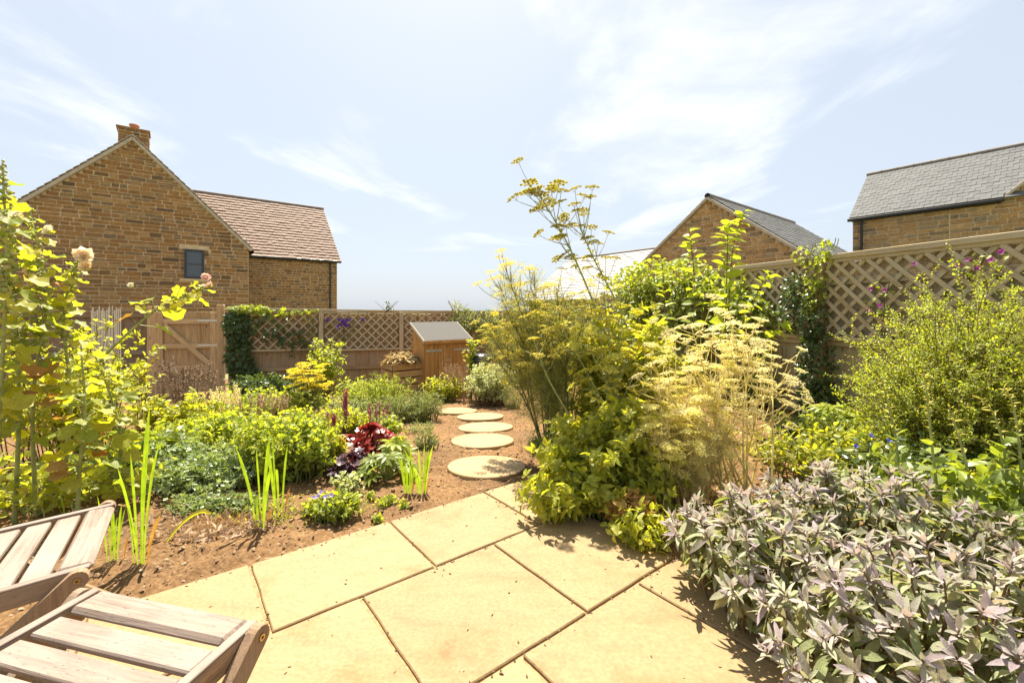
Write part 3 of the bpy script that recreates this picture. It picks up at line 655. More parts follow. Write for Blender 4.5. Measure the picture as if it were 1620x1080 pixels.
V, q = tubes(np.array([[world3(B0, 0, -.02, BR + .05), world3(B0, 0, 6.45, BR + .05)]]), np.full((1, 2), .08), 8); link('ridge', make_mesh('ridge', [(V, list(q), None, 0)], M_ridge, True), bh)

# --- the two-storey house on the right
D0 = (12.5, 16.0); DE = 4.61; DR = 6.55; DW = 2.2
rh = thing('stone_house', 'tall ochre stone house with grey slate roof at the right edge', 'house')
H = House()
T0, TW = 3.75, 5.2                                         # the flush gable starts T0 along the wall and is TW wide
gpk = DE + TW / 2 * .95
fw_ = solid('front_wall', [world3(D0, 0, 0, -1), world3(D0, 0, -9.5, -1), world3(D0, 0, -9.5, DE), world3(D0, 0, -T0 - TW, DE), world3(D0, 0, -T0 - TW / 2, gpk), world3(D0, 0, -T0, DE), world3(D0, 0, 0, DE)], np.append(U2 * .4, 0), M_mortar, rh)
def drg(z):
    if z < DE: return (-9.4, 0)
    k = (gpk - z) / (gpk - DE) * TW / 2; return (-T0 - TW / 2 - k, -T0 - TW / 2 + k)
WR = (-T0 - 1.5, -T0 - .55, 3.55, 4.62)
mj = 2.53                                                   # the straight movement joint
H.stones(fw_, (D0[0], D0[1], 0), V2, nS, lambda z: (drg(z)[0], -mj - .012) if z < DE else drg(z), -.6, gpk - .1, [(WR[0], WR[1], WR[2], WR[3]), (WR[0] - .15, WR[1] + .15, WR[3], WR[3] + .16)], seed=51, mat=M_stone_r, course=(.11, .17), length=(.2, .55))
H.stones(fw_, (D0[0], D0[1], 0), V2, nS, lambda z: (-mj + .012, 0), -.6, DE, seed=52, mat=M_stone_r, course=(.11, .17), length=(.2, .55))
H.finish()
solid('movement_joint', [world3(D0, -.026, -mj - .012, -1), world3(D0, -.026, -mj + .012, -1), world3(D0, -.026, -mj + .012, DE), world3(D0, -.026, -mj - .012, DE)], np.append(U2 * .02, 0), M_dress, rh)
solid('lintel', [world3(D0, -.03, WR[0] - .14, WR[3] + .005), world3(D0, -.03, WR[1] + .14, WR[3] + .005), world3(D0, -.03, WR[1] + .14, WR[3] + .155), world3(D0, -.03, WR[0] - .14, WR[3] + .155)], np.append(U2 * .1, 0), M_dress, rh)
wn = link('window', None, rh)
def vwall(name, v0, v1, z0, z1, u, dep, m, parent):
    return solid(name, [world3(D0, u, v0, z0), world3(D0, u, v1, z0), world3(D0, u, v1, z1), world3(D0, u, v0, z1)], np.append(U2 * dep, 0), m, parent)
vwall('glass', WR[0] + .03, WR[1] - .03, WR[2] + .03, WR[3] - .03, -.012, .01, M_glass, wn)
for a in ((WR[0], WR[0] + .07, WR[2], WR[3]), (WR[1] - .07, WR[1], WR[2], WR[3]), (WR[0] + .071, WR[1] - .071, WR[2], WR[2] + .07), (WR[0] + .071, WR[1] - .071, WR[3] - .07, WR[3])): vwall('frame', *a, -.025, .02, M_frame, wn)
solid('end_wall', [world3(D0, .4, -.002, -1), world3(D0, 2 * DW, -.002, -1), world3(D0, 2 * DW, -.002, DE), world3(D0, DW, -.002, DR - .1), world3(D0, .4, -.002, DE + .35)], np.append(-V2 * .3, 0), M_mortar, rh)
e0 = world3(D0, -.16, .06, DE - .06); up_ = world3(D0, DW, .06, DR) - e0; al = np.append(-V2 * 9.4, 0); L_ = np.linalg.norm(up_)
nz = np.cross(al, up_); nz /= np.linalg.norm(nz); nz = nz if nz[2] > 0 else -nz
rr1 = slope('slate_roof', D0, -.16, .06, DE - .06, DW, .06, DR, al, .05, M_slate, rh)
slope('slate_roof_back', D0, 2 * DW + .16, .06, DE - .06, DW, .06, DR, al, .05, M_slate, rh)
nu = 16; tw = .25
def under_gable(x, y):                                      # slates stop at the flush gable's valley
    zz = DE - .06 + up_[2] * (y / L_); d_ = abs(x - .06 - (T0 + TW / 2)); return zz < gpk - d_ * .95 - .02
Ms = tile_field(D0, e0 + nz * .05, al, up_, int(9.4 / tw), nu, tw, L_ / nu, .016, 70, under_gable)
sme = make_mesh('slate', [(tileV, tileF, None, 0)], M_slate)
ctr = Ms[:, :, 3]; order = np.argsort(np.where((ctr[:, 0] / ctr[:, 1] * F + CX) < 1640, 0, 1), kind='stable')
for i in order[:300]: link('slate', sme, rr1, to4(Ms[i]))
if len(order) > 300: tag(link('slates', make_mesh('slates', [(tileV, tileF, Ms[order[300:]], 0)], M_slate), rr1), kind='stuff')
for k in range(20):
    a = world3(D0, DW, .08 - k * .47, DR + .07); b = world3(D0, DW, .08 - (k + 1) * .47 + .012, DR + .07)
    link('ridge_tile', tube_mesh('ridge_tile', [[a, b]], np.full((1, 2), .09), M_ridge, 8), rr1)
for sg in (-1, 1):                                           # the flush gable's own roof
    ep = world3(D0, -.06, -T0 - TW / 2 + sg * (TW / 2 + .02), DE - .0); pk = world3(D0, -.06, -T0 - TW / 2, gpk + .04)
    n_ = np.cross(pk - ep, np.append(U2, 0)); n_ /= np.linalg.norm(n_); n_ = n_ if n_[2] > 0 else -n_
    lenu = 2.3
    solid('gable_roof', [ep, pk, pk + np.append(U2 * (lenu + .4), 0), ep + np.append(U2 * .3, 0)], n_ * .06, M_slate, rh)
    bar('verge', pk + np.append(-U2 * .02, .02), ep + np.append(-U2 * .02, .02), .08, .08, np.append(U2, 0), M_verge, rh, c=.01)
bar('fascia', world3(D0, -.06, .02, DE - .09), world3(D0, -.06, -T0 + .12, DE - .09), .15, .03, np.append(U2, 0), M_black, rh)
link('gutter', tube_mesh('gutter', [[world3(D0, -.2, .1, DE - .1), world3(D0, -.2, -T0 + .05, DE - .1)]], np.full((1, 2), .062), M_black, 8), rh)
link('downpipe', tube_mesh('downpipe', [[world3(D0, -.09, -.28, DE - .12), world3(D0, -.09, -.28, -1)]], np.full((1, 2), .038), M_black, 8), rh)

# ------------------------------------------------------------------ fences
def trellis(parent, a, b, zb, zt, n_, off, pitch=.195, lw=.042):
    """a framed diamond trellis panel between two points (2D), its laths each a piece"""
    a = np.array(a); b = np.array(b); d = b - a; Lp = np.linalg.norm(d); d /= Lp
    def pt(s, z, o): return np.array((a[0] + d[0] * s + n_[0] * o, a[1] + d[1] * s + n_[1] * o, z))
    tr = link('trellis_panel', None, parent)
    bar('frame_rail', pt(0, zt - .02, off), pt(Lp, zt - .02, off), .045, .04, (n_[0], n_[1], 0), M_trel, tr)
    bar('frame_rail', pt(0, zb + .02, off), pt(Lp, zb + .02, off), .045, .04, (n_[0], n_[1], 0), M_trel, tr)
    z0, z1 = zb + .042, zt - .042; h = z1 - z0
    for lay, sgn in ((0, 1), (1, -1)):
        c = -h - pitch * .3
        while c < Lp + h:
            # line s = c + sgn*(z - z0) style, 45 degrees
            if sgn > 0: s0, s1 = c, c + h
            else: s0, s1 = c + h, c
            # clip to 0..Lp
            t0, t1 = 0.0, 1.0; ds = s1 - s0
            for lim, side in ((.02, 1), (Lp - .02, -1)):
                tl = (lim - s0) / ds
                if (ds > 0) == (side > 0): t0 = max(t0, tl)
                else: t1 = min(t1, tl)
            if t1 - t0 > .04:
                p = pt(s0 + ds * t0, z0 + h * t0, off + (.007 if lay == 0 else -.007)); q_ = pt(s0 + ds * t1, z0 + h * t1, off + (.007 if lay == 0 else -.007))
                bar('lath', p, q_, lw, .013, (n_[0], n_[1], 0), M_trel, tr, c=.002)
            c += pitch
    return tr
def boards(parent, a, b, zb, zt, n_, off, wdt=.118, seed=1, m=None):
    a = np.array(a); b = np.array(b); d = b - a; Lp = np.linalg.norm(d); d /= Lp; k = max(1, round(Lp / wdt)); wd = Lp / k; r = random.Random(seed)
    for i in range(k):
        s = (i + .5) * wd; p = a + d * s + np.array(n_) * (off + .004 * (i % 2) + r.uniform(-.002, .002)); dz = r.uniform(-.008, .008)
        bar('board', (p[0], p[1], zb), (p[0], p[1], round(zt + dz, 2)), round(wd + (.012 if i % 2 else -.004), 3), .014, (n_[0], n_[1], 0), m or M_fence, parent, c=.002)

# right fence
rd = np.array((-.2917, .9565)); rn = np.array((-.9565, -.2917))
def rpt(y): return np.array((3.98 - .305 * (y - 3.39), y))
rfen = thing('garden_fence', 'tall close-boarded fence with diamond trellis along the right side', 'fence')
ys = [1.44 - 1.75, 1.44, 3.19, 4.94, 6.69, 8.44, 10.19, 11.67]; tops = [1.8, 1.8, 1.8, 1.8, 1.66, 1.48, 1.3]
for k in range(len(ys) - 1):
    a, b = rpt(ys[k]), rpt(ys[k + 1]); zt = tops[k]; zb = terrain(a[0] - .2, a[1]) - .1
    boards(rfen, a, b, zb, zt - .06, rn, -.07, .1, seed=k, m=M_fence_r)
    trellis(rfen, a + rd * .045, b - rd * .045, zt - .92, zt - .025, rn, .01, .168, .040)
    bar('cap_rail', np.append(a, zt - .005), np.append(b, zt - .005), .055, .10, (rn[0], rn[1], 0), M_trel, rfen)
    for zr in (zt - .27, .86 + (zt - 1.8), .25 + (zt - 1.8)):
        p = a + rn * -.035; q_ = b + rn * -.035; bar('rail', np.append(p, zr), np.append(q_, zr), .085, .038, (rn[0], rn[1], 0), M_fence_r, rfen)
for y, zt in zip(ys, [1.8, 1.8, 1.8, 1.8, 1.8, 1.66, 1.48, 1.3]):
    a = rpt(y); bar('post', np.append(a, terrain(a[0] - .2, y) - .3), np.append(a, zt - .035), .085, .085, (rn[0], rn[1], 0), M_fence, rfen)

# back fence
bd = np.array((.955, .297)); bn = np.array((.297, -.955))
bposts = [(-6.09, 9.325), (-4.32, 9.876), (-2.64, 10.4), (-.96, 10.92), (.50, 11.375), (1.45, 11.67)]
bt = [1.255, 1.225, 1.20, 1.19, 1.185, 1.18]
bfen = thing('garden_fence', 'brown boarded fence with diamond trellis along the back of the garden', 'fence')
for k in range(5):
    a, b = np.array(bposts[k]), np.array(bposts[k + 1]); zt = (bt[k] + bt[k + 1]) / 2
    boards(bfen, a, b, -.75, zt - .07, bn, -.07, .115, seed=20 + k)
    trellis(bfen, a + bd * .05, b - bd * .05, zt - .92, zt - .025, bn, .01, .2, .036)
    bar('cap_rail', np.append(a, bt[k]), np.append(b, bt[k + 1]), .045, .10, (bn[0], bn[1], 0), M_trel, bfen)
    for zr in (zt - .3, zt - 1.32): bar('rail', np.append(a - bn * .035, zr), np.append(b - bn * .035, zr), .085, .038, (bn[0], bn[1], 0), M_fence, bfen)
for (x, y), zt in list(zip(bposts, bt))[1:5]: bar('post', (x, y, -.9), (x, y, zt - .03), .095, .085, (bn[0], bn[1], 0), M_trel, bfen)

# gate and the fence to its left
gR, gL = np.array((-6.2, 9.29)), np.array((-7.37, 8.93))
gt = thing('garden_gate', 'tall ledged and braced timber gate with diagonal brace between two posts', 'gate')
for pxy, zt in ((gR, 1.335), (gL, 1.30)): bar('gate_post', np.append(pxy, -.9), np.append(pxy, zt), .13, .13, (bn[0], bn[1], 0), M_gate, gt, c=.008)
gd = (gR - gL) / np.linalg.norm(gR - gL); LG = np.linalg.norm(gR - gL)
def gp(s, z, o): return np.append(gL + gd * s + bn * o, z)
nb = 9; s0, s1 = .085, LG - .085
for i in range(nb):
    s = s0 + (i + .5) * (s1 - s0) / nb; r = random.Random(i); bar('board', gp(s, -.5, -.02), gp(s, 1.18, -.02), round((s1 - s0) / nb - .003, 3), .018, (bn[0], bn[1], 0), M_gateb, gt, c=.003)
for s in (s0 + .055, s1 - .055): bar('stile', gp(s, -.5, .018), gp(s, 1.175, .018), .11, .045, (bn[0], bn[1], 0), M_gate, gt)
for z in (.985, .475, .02, -.44): bar('rail', gp(s0 + .115, z, .016), gp(s1 - .115, z, .016), .105, .04, (bn[0], bn[1], 0), M_gate, gt)
bar('brace', gp(s0 + .13, .915, .02), gp(s1 - .13, .10, .02), .1, .042, (bn[0], bn[1], 0), M_gate, gt)
bar('brace', gp(s1 - .12, -.05, .02), gp(s0 + .13, -.37, .02), .1, .042, (bn[0], bn[1], 0), M_gate, gt)
for z in (1.0, .48):
    h = bar('strap_hinge', gp(s1 - .33, z, .044), gp(s1 + .06, z, .044), .035, .008, (bn[0], bn[1], 0), M_zinc, gt, c=.001)
    link('hinge_pin', tube_mesh('hinge_pin', [[gp(s1 + .02, z - .04, .055), gp(s1 + .02, z + .04, .055)]], np.full((1, 2), .011), M_zinc, 8), gt)
M_fence_d = wood('older_fence_timber', [(.20, .13, .075), (.27, .18, .10), (.23, .145, .08)], grey=(.24, .19, .14))
lfen = thing('garden_fence', 'older dark boarded fence panels to the left of the gate', 'fence')
for k in range(3):
    b = gL - gd * (.07 + 1.83 * k); a = gL - gd * (.07 + 1.83 * (k + 1)); boards(lfen, a, b, -.75, 1.16, bn, -.05, .13, seed=40 + k, m=M_fence_d)
    for z in (1.12, .36, -.4): bar('rail', np.append(a, z), np.append(b, z), .09, .05, (bn[0], bn[1], 0), M_fence_d, lfen)
    bar('post', np.append(a, -.9), np.append(a, 1.2), .1, .1, (bn[0], bn[1], 0), M_fence_d, lfen)
    bar('cap_rail', np.append(a, 1.2), np.append(b, 1.2), .03, .1, (bn[0], bn[1], 0), M_fence_d, lfen)

# ------------------------------------------------------------------ tool shed, compost bin, kettle grill
S0 = (-1.72, 8.6)
sh = thing('tool_shed', 'small orange-brown timber tool shed with grey felt pent roof', 'shed', group=None)
zf, zb_, zg = .58, .90, -.55; sw_, sdp = 1.04, .55
def shp(s, v, z): return world3(S0, s, v, z)
solid('side_wall', [shp(0, .021, zg), shp(0, sdp, zg), shp(0, sdp, zb_), shp(0, .021, zf + .01)], np.append(U2 * .02, 0), M_shed, sh)
solid('side_wall', [shp(sw_ - .02, .021, zg), shp(sw_ - .02, sdp, zg), shp(sw_ - .02, sdp, zb_), shp(sw_ - .02, .021, zf + .01)], np.append(U2 * .02, 0), M_shed, sh)
solid('back_wall', [shp(.02, sdp, zg), shp(sw_ - .021, sdp, zg), shp(sw_ - .021, sdp, zb_), shp(.02, sdp, zb_)], np.append(-V2 * .02, 0), M_shed, sh)
dl = link('door', None, sh); dr = link('door', None, sh)
for i in range(10):
    s = (i + .5) * sw_ / 10; bar('board', shp(s, 0, zg), shp(s, 0, zf - .01), round(sw_ / 10 - .004, 3), .018, np.append(-V2, 0), M_shed, dl if i < 5 else dr, c=.003)
for dd, s in ((dl, .02), (dr, sw_ - .02)):
    e = s + (.36 if s < .5 else -.36)
    for z in (zf - .17, zg + .3): bar('strap_hinge', shp(s, -.014, z), shp(e, -.014, z), .045, .006, np.append(-V2, 0), M_zinc, dd, c=.001)
bar('turn_button', shp(sw_ / 2 + .05, -.014, .2), shp(sw_ / 2 - .05, -.014, .2), .025, .012, np.append(-V2, 0), M_zinc, dr, c=.001)
p, q_ = shp(-.03, -.05, zf + .015), shp(-.03, sdp + .04, zb_ + .045)
solid('roof', [p, q_, q_ + np.append(U2 * (sw_ + .06), 0), p + np.append(U2 * (sw_ + .06), 0)], (0, 0, .025), M_felt, sh)
bar('fascia', shp(-.03, -.06, zf), shp(sw_ + .03, -.06, zf), .06, .016, np.append(-V2, 0), M_shed, sh)
M_trim = plain('pale_barge_board', (.55, .47, .38), .8, noise=.15, scale=12)
for s in (-.039, sw_ + .039): bar('barge_board', shp(s, -.05, zf + .012), shp(s, sdp + .04, zb_ + .045), .055, .016, np.append(U2, 0), M_trim, sh)

B1 = (-2.26, 8.3)
cb = thing('compost_bin', 'slatted timber compost bin heaped with dry cuttings beside the shed', 'compost bin')
for i in range(5):
    z0 = -.5 + i * .14
    bar('slat', world3(B1, 0, 0, z0 + .06), world3(B1, .62, 0, z0 + .06), .118, .022, np.append(-V2, 0), M_bin, cb)
    bar('slat', world3(B1, .0, .57, z0 + .06), world3(B1, .62, .57, z0 + .06), .118, .022, np.append(V2, 0), M_bin, cb)
    bar('slat', world3(B1, -.012, .015, z0 + .06), world3(B1, -.012, .555, z0 + .06), .118, .022, np.append(-U2, 0), M_bin, cb)
    bar('slat', world3(B1, .632, .015, z0 + .06), world3(B1, .632, .555, z0 + .06), .118, .022, np.append(U2, 0), M_bin, cb)
for s, v in ((.03, .035), (.59, .035), (.03, .535), (.59, .535)): bar('corner_post', world3(B1, s, v, -.6), world3(B1, s, v, .2), .045, .045, np.append(V2, 0), M_bin, cb)

gk = P(762, 571, 8.35); gz = terrain(gk[0], gk[1])
kg = thing('kettle_grill', 'black domed kettle barbecue behind the variegated bush', 'barbecue', (gk[0], gk[1], gz))
def lathe(prof, n=24):
    V = []; Fs = []
    for r_, z in prof:
        for k in range(n): V.append((r_ * math.cos(k / n * 6.28319), r_ * math.sin(k / n * 6.28319), z))
    for i in range(len(prof) - 1):
        for k in range(n): Fs.append([i * n + k, i * n + (k + 1) % n, (i + 1) * n + (k + 1) % n, (i + 1) * n + k])
    return V, Fs
kz = gk[2] - gz
for nm, prof in (('lid', [(.235, .003), (.24, .02), (.225, .07), (.18, .115), (.11, .143), (.03, .152), (.001, .152)]), ('bowl', [(.235, 0), (.228, -.05), (.19, -.12), (.11, -.18), (.001, -.2)])):
    V, Fs = lathe(prof); V = [(x, y, z + kz) for x, y, z in V]; link(nm, make_mesh(nm, [(V, Fs, None, 0)], M_enamel, True), kg)
bar('lid_handle', (-.06, 0, kz + .185), (.06, 0, kz + .185), .022, .022, (0, 1, 0), M_enamel, kg)
for k in range(3):
    t = k * 2.094 + .5; link('leg', tube_mesh('leg', [[(.12 * math.cos(t), .12 * math.sin(t), kz - .16), (.27 * math.cos(t), .27 * math.sin(t), 0)]], np.full((1, 2), .011), M_zinc, 6), kg)

# ------------------------------------------------------------------ two folding slatted chairs
def chair(label, front_right, back_dir, tilt, group):
    """folding chair: seat frame, front-to-rear legs, back uprights; front_right = world xy of the seat's front corner"""
    d = np.array(back_dir, float); d /= np.linalg.norm(d); rgt = np.array((-d[1], d[0]))   # d: from the front edge towards the backrest
    W = .57; zs = .40
    o = thing('folding_chair', label, 'chair', (front_right[0], front_right[1], 0), group, math.atan2(d[1], d[0]))
    # local frame: x from front edge to back, y towards the other front corner
    sgn = 1
    def L(x, y, z): return np.array((x, y * sgn, z))
    def seat_z(x): return zs - tilt * x
    D = .43
    # rounded front rail
    prof = [(0, -.030), (.012, -.034), (.05, -.030), (.05, -.004), (.02, 0), (.004, -.006), (-.004, -.017)]
    def extr(prof_, y0, y1):
        n_ = len(prof_); V = [L(x, y0, z + zs) for x, z in prof_] + [L(x, y1, z + zs) for x, z in prof_]
        return V, [list(range(n_))[::-1], list(range(n_, 2 * n_))] + [[i, (i + 1) % n_, n_ + (i + 1) % n_, n_ + i] for i in range(n_)]
    V, Fs = cbox(.085, .030, W - .06, .012)
    bar('front_slat', L(.036, .03, zs - .012), L(.036, W - .03, zs - .012), .085, .026, (0, 0, 1), M_teak, o, c=.011)
    gaps = [.0935 + i * .081 for i in range(4)]
    for i, x in enumerate(gaps):
        bar('seat_slat', L(x + .034, .034, seat_z(x + .03) - .014), L(x + .034, W - .034, seat_z(x + .03) - .014), .066, .018, (tilt, 0, 1), M_teak, o, c=.004)
    for y in (.014, W - .014):
        bar('seat_rail', L(.035, y, zs - .032), L(D + .03, y, seat_z(D) - .032), .058, .026, (0, 1, 0), M_teak2, o, c=.004)
        bar('rail_cap', L(.0, y, zs - .0005), L(D + .02, y, seat_z(D) - .0005), .026, .006, (tilt, 0, 1), M_teak, o, c=.002)
    for y in (-.0165, W + .0165):
        a, b = L(.022, y, zs - .02), L(.42, y, .01)
        # leg with a rounded head
        dirv = (b - a) / np.linalg.norm(b - a); per = np.array((-dirv[2], 0, dirv[0])); hw = .027; pr = []
        for k in range(9):
            t = math.pi * k / 8; pr.append(a - dirv * math.sin(t) * hw + per * math.cos(t) * hw)
        pr += [b - per * hw, b + per * hw]
        V, Fs = prism([p_ - np.array((0, .0135, 0)) for p_ in pr], (0, .027, 0)); link('rear_leg', make_mesh('rear_leg', [(V, Fs, None, 0)], M_teak2), o)
        sy = -1 if y < 0 else 1
        V, q = tubes(np.array([[a + np.array((0, sy * .0135, 0)), a + np.array((0, sy * .017, 0)), a + np.array((0, sy * .0171, 0))]]), np.array([[.0085, .0085, .004]]), 10)
        link('bolt', make_mesh('bolt', [(V, list(q), None, 0)], M_brass), o)
        y2 = .0435 if y < 0 else W - .0435
        a2, b2 = L(.0, y2, .012), L(.98, y2, .88)
        bar('back_upright', a2, b2, .045, .025, (0, 1, 0), M_teak2, o, c=.005)
    bar('stretcher', L(.40, 0, .04), L(.40, W, .04), .035, .022, (1, 0, 0), M_teak2, o)
    bar('stretcher', L(.06, .06, .065), L(.06, W - .06, .065), .035, .022, (1, 0, 0), M_teak2, o)
    for k in range(4):
        t = .55 + k * .12; p = np.array((.98 * t, 0, .012 + .868 * t)); bar('back_slat', p + np.array((-.01, .06, 0)), p + np.array((-.01, W - .06, 0)), .065, .016, (.87, 0, -.98), M_teak, o)
    return o
# front chair: right front corner, back towards the camera ; farther chair
fr = np.array((-.6547, 1.1265)); fl = np.array((-1.209, 1.26)); dv = fr - fl; dv /= np.linalg.norm(dv)
chair('weathered slatted folding chair nearest the camera, its front edge on the sandstone', fl - 0 * dv, (dv[1], -dv[0]), .03, 'folding chairs on the patio')
A_, B_ = np.array((-1.663, 1.822)), np.array((-1.323, 1.363)); dv = B_ - A_; dv /= np.linalg.norm(dv)
chair('weathered slatted folding chair farther off at the left edge, beside the soil bed', A_, (dv[1], -dv[0]), .05, 'folding chairs on the patio')

# ------------------------------------------------------------------ leaf shapes (base at the origin, tip at y=1, face up)
def leaf_shape(n, wf, fold=.25, droop=.2, wave=0.0, twist=0.0):
    V, Fs = [], []
    for i in range(n + 1):
        y = i / n; w_ = wf(y); z = -droop * y * y; ph = wave * math.sin(y * 9.0)
        V += [(-w_, y, z + fold * w_ + ph * w_), (0, y, z), (w_, y, z + fold * w_ - ph * w_)]
    for i in range(n):
        a = i * 3; Fs += [[a, a + 1, a + 4, a + 3], [a + 1, a + 2, a + 5, a + 4]]
    return np.array(V), Fs
def prof(wmax, peak=.4, p=.8, base=.0):
    def f(y):
        a = (y / peak) if y < peak else (1 - y) / (1 - peak)
        return base * (1 - y) + wmax * max(0.0, math.sin(a * math.pi / 2)) ** p
    return f
L_lance = leaf_shape(5, prof(.13, .45, .8, .015), .35, .28)
L_sage = leaf_shape(5, prof(.125, .5, .75, .012), .3, .38, .12)
L_sage2 = leaf_shape(5, prof(.14, .5, .7, .012), .15, .1, .15)
L_ovate = leaf_shape(4, prof(.30, .38, .7), .3, .25, .08)
L_round = leaf_shape(3, prof(.42, .45, .55), .2, .15)
L_tiny = leaf_shape(2, prof(.24, .5, 1), .3, .2)
L_needle = leaf_shape(1, lambda y: .06 * (1 - y) + .012, 0.2, 0)
L_thread = (np.array([(-.014, 0, 0), (.014, 0, 0), (0, 1, 0)]), [[0, 1, 2]])
L_blade = leaf_shape(9, lambda y: .028 + .035 * math.sin(min(1, y * 1.15) * math.pi * .9) * (1 if y < .7 else (1 - y) / .3) ** .7 - .025 * y, .45, .0)
def lobed(n_ang, lobes, depth, wav=.08, cup=.12, span=2.85, seed=0, ser=0.0):
    r = random.Random(seed); V = [(0, 0, 0)]; Fs = []
    for k in range(n_ang):
        t = -span + 2 * span * k / (n_ang - 1); lob = 1 - depth * (.5 - .5 * math.cos(lobes * t)) if lobes else 1
        R = .52 * lob * (1.0 + .12 * math.cos(t)) * (1 + ser * (r.random() - .5))
        for f in (.5, 1):
            V.append((math.sin(t) * R * f, .42 + math.cos(t) * R * f - .42 * (1 - f) * .6, cup * f * f * (.6 + .4 * math.cos(lobes * t)) - .18 * f * f * max(0, math.cos(t)) + r.uniform(-wav, wav) * f))
    V[0] = (0, .17, -.02)
    for k in range(n_ang - 1):
        a, b = 1 + 2 * k, 3 + 2 * k; Fs += [[0, b, a], [a, b, b + 1, a + 1]]
    return np.array(V), [f[::-1] for f in Fs]
L_holly = [lobed(15, 5, .24, .05, .16, seed=1), lobed(15, 5, .3, .09, .02, seed=2), lobed(15, 5, .2, .08, .28, seed=3)]
L_heuch = [lobed(13, 7, .22, .10, .25, seed=4), lobed(13, 7, .25, .12, .1, seed=5)]
L_geran = lobed(12, 5, .55, .03, .1, seed=6)
def palm(fingers, spread, w_, n=3, droop=.25):
    V, Fs = [], []
    for k in range(fingers):
        t = (k - (fingers - 1) / 2) * spread / max(1, fingers - 1) * 1.0; s_ = 1 - .28 * abs(k - (fingers - 1) / 2) / ((fingers - 1) / 2)
        v, f = leaf_shape(n, prof(w_, .5, .8, .01), .3, droop); v = v * s_; c_, s2 = math.cos(t), math.sin(t); o = len(V)
        V += [(x * c_ + y * s2, -x * s2 + y * c_, z + .01 * k) for x, y, z in v]; Fs += [[i + o for i in q] for q in f]
    return np.array(V), Fs
L_palm = palm(7, 3.4, .13, 4)
L_creep = palm(5, 3.0, .2, 2)
L_tri = palm(3, 1.9, .24, 3)
L_ferny = palm(5, 1.6, .05, 1, .1)

# ------------------------------------------------------------------ growth
UP = np.array((0., 0, 1))
def curve(base, tip, K=7, lift=.7, inset=.22, rng=None, wob=0.0):
    """stems that rise first and then lean out to their tips"""
    base = np.asarray(base, float); tip = np.asarray(tip, float)
    c_ = base + (tip - base) * inset; c_[:, 2] = base[:, 2] + (tip[:, 2] - base[:, 2]) * lift
    t = np.linspace(0, 1, K)[None, :, None]
    pts = base[:, None] * (1 - t) ** 2 + 2 * c_[:, None] * t * (1 - t) + tip[:, None] * t * t
    if rng is not None and wob: pts[:, 1:] += rng.normal(0, wob, pts[:, 1:].shape)
    return pts
def along(pts, t):
    """points and tangents at parameters t (N,L) on curves (N,K,3)"""
    K = pts.shape[1]; x = np.clip(t, 0, .9999) * (K - 1); i = x.astype(int); f = (x - i)[..., None]; n = np.arange(pts.shape[0])[:, None]
    a, b = pts[n, i], pts[n, i + 1]; return a * (1 - f) + b * f, nrm(b - a)
def frames(rng, pos, d, n0, size, roll=.4, wide=None):
    """leaf matrices from positions, directions and face normals"""
    d = nrm(d); n_ = n0 - d * np.sum(n0 * d, -1, keepdims=True); bad = np.linalg.norm(n_, axis=-1) < 1e-3; n_[bad] = np.array((.3, .2, .9)); n_ = nrm(n_ - d * np.sum(n_ * d, -1, keepdims=True))
    x = np.cross(d, n_); a = rng.normal(0, roll, len(pos))[:, None]; x2 = x * np.cos(a) + n_ * np.sin(a); n2 = np.cross(x2, d)
    s = np.asarray(size)[:, None]; wx = s if wide is None else s * np.asarray(wide)[:, None]
    return np.stack((x2 * wx, d * s, n2 * s, pos), -1)
def leaves(rng, pts, L, t0, t1, size, ang=(35, 75), flat=.8, roll=.4, droop=.0, power=1.0, taper=.0):
    N_ = pts.shape[0]
    t = t0 + (t1 - t0) * ((np.arange(L)[None] + rng.random((N_, L))) / L) ** power
    pos, T = along(pts, t); phi = np.arange(L)[None] * 2.4 + rng.random((N_, 1)) * 6.28 + rng.normal(0, .5, (N_, L))
    ref = np.where(np.abs(T[..., 2:3]) > .9, np.array((1., 0, 0)), UP); A = nrm(np.cross(T, ref)); B = np.cross(T, A)
    R = A * np.cos(phi)[..., None] + B * np.sin(phi)[..., None]
    a = np.radians(rng.uniform(ang[0], ang[1], (N_, L)))[..., None]
    d = T * np.cos(a) + R * np.sin(a); d[..., 2] -= droop; n0 = T * np.sin(a) - R * np.cos(a) + UP * flat
    s = rng.uniform(size[0], size[1], (N_, L)) * (1 - taper * (t - t0) / max(1e-6, t1 - t0))
    return frames(rng, pos.reshape(-1, 3), d.reshape(-1, 3), n0.reshape(-1, 3), s.ravel(), roll)
def tapered(n, K, r0, r1): return np.repeat(np.linspace(r0, r1, K)[None], n, 0)
def part(name, parent, chunks, mats, smooth=False, stuff=False):
    o = link(name, make_mesh(name, chunks, mats, smooth), parent)
    if stuff: tag(o, kind='stuff')
    return o
def stems(parent, pts, r0, r1, m, sides=4, name='stems', stuff=True):
    n, K = pts.shape[:2]; V, q = tubes(pts, tapered(n, K, r0, r1), sides); return part(name, parent, [(V, list(q), None, 0)], m, True, stuff)
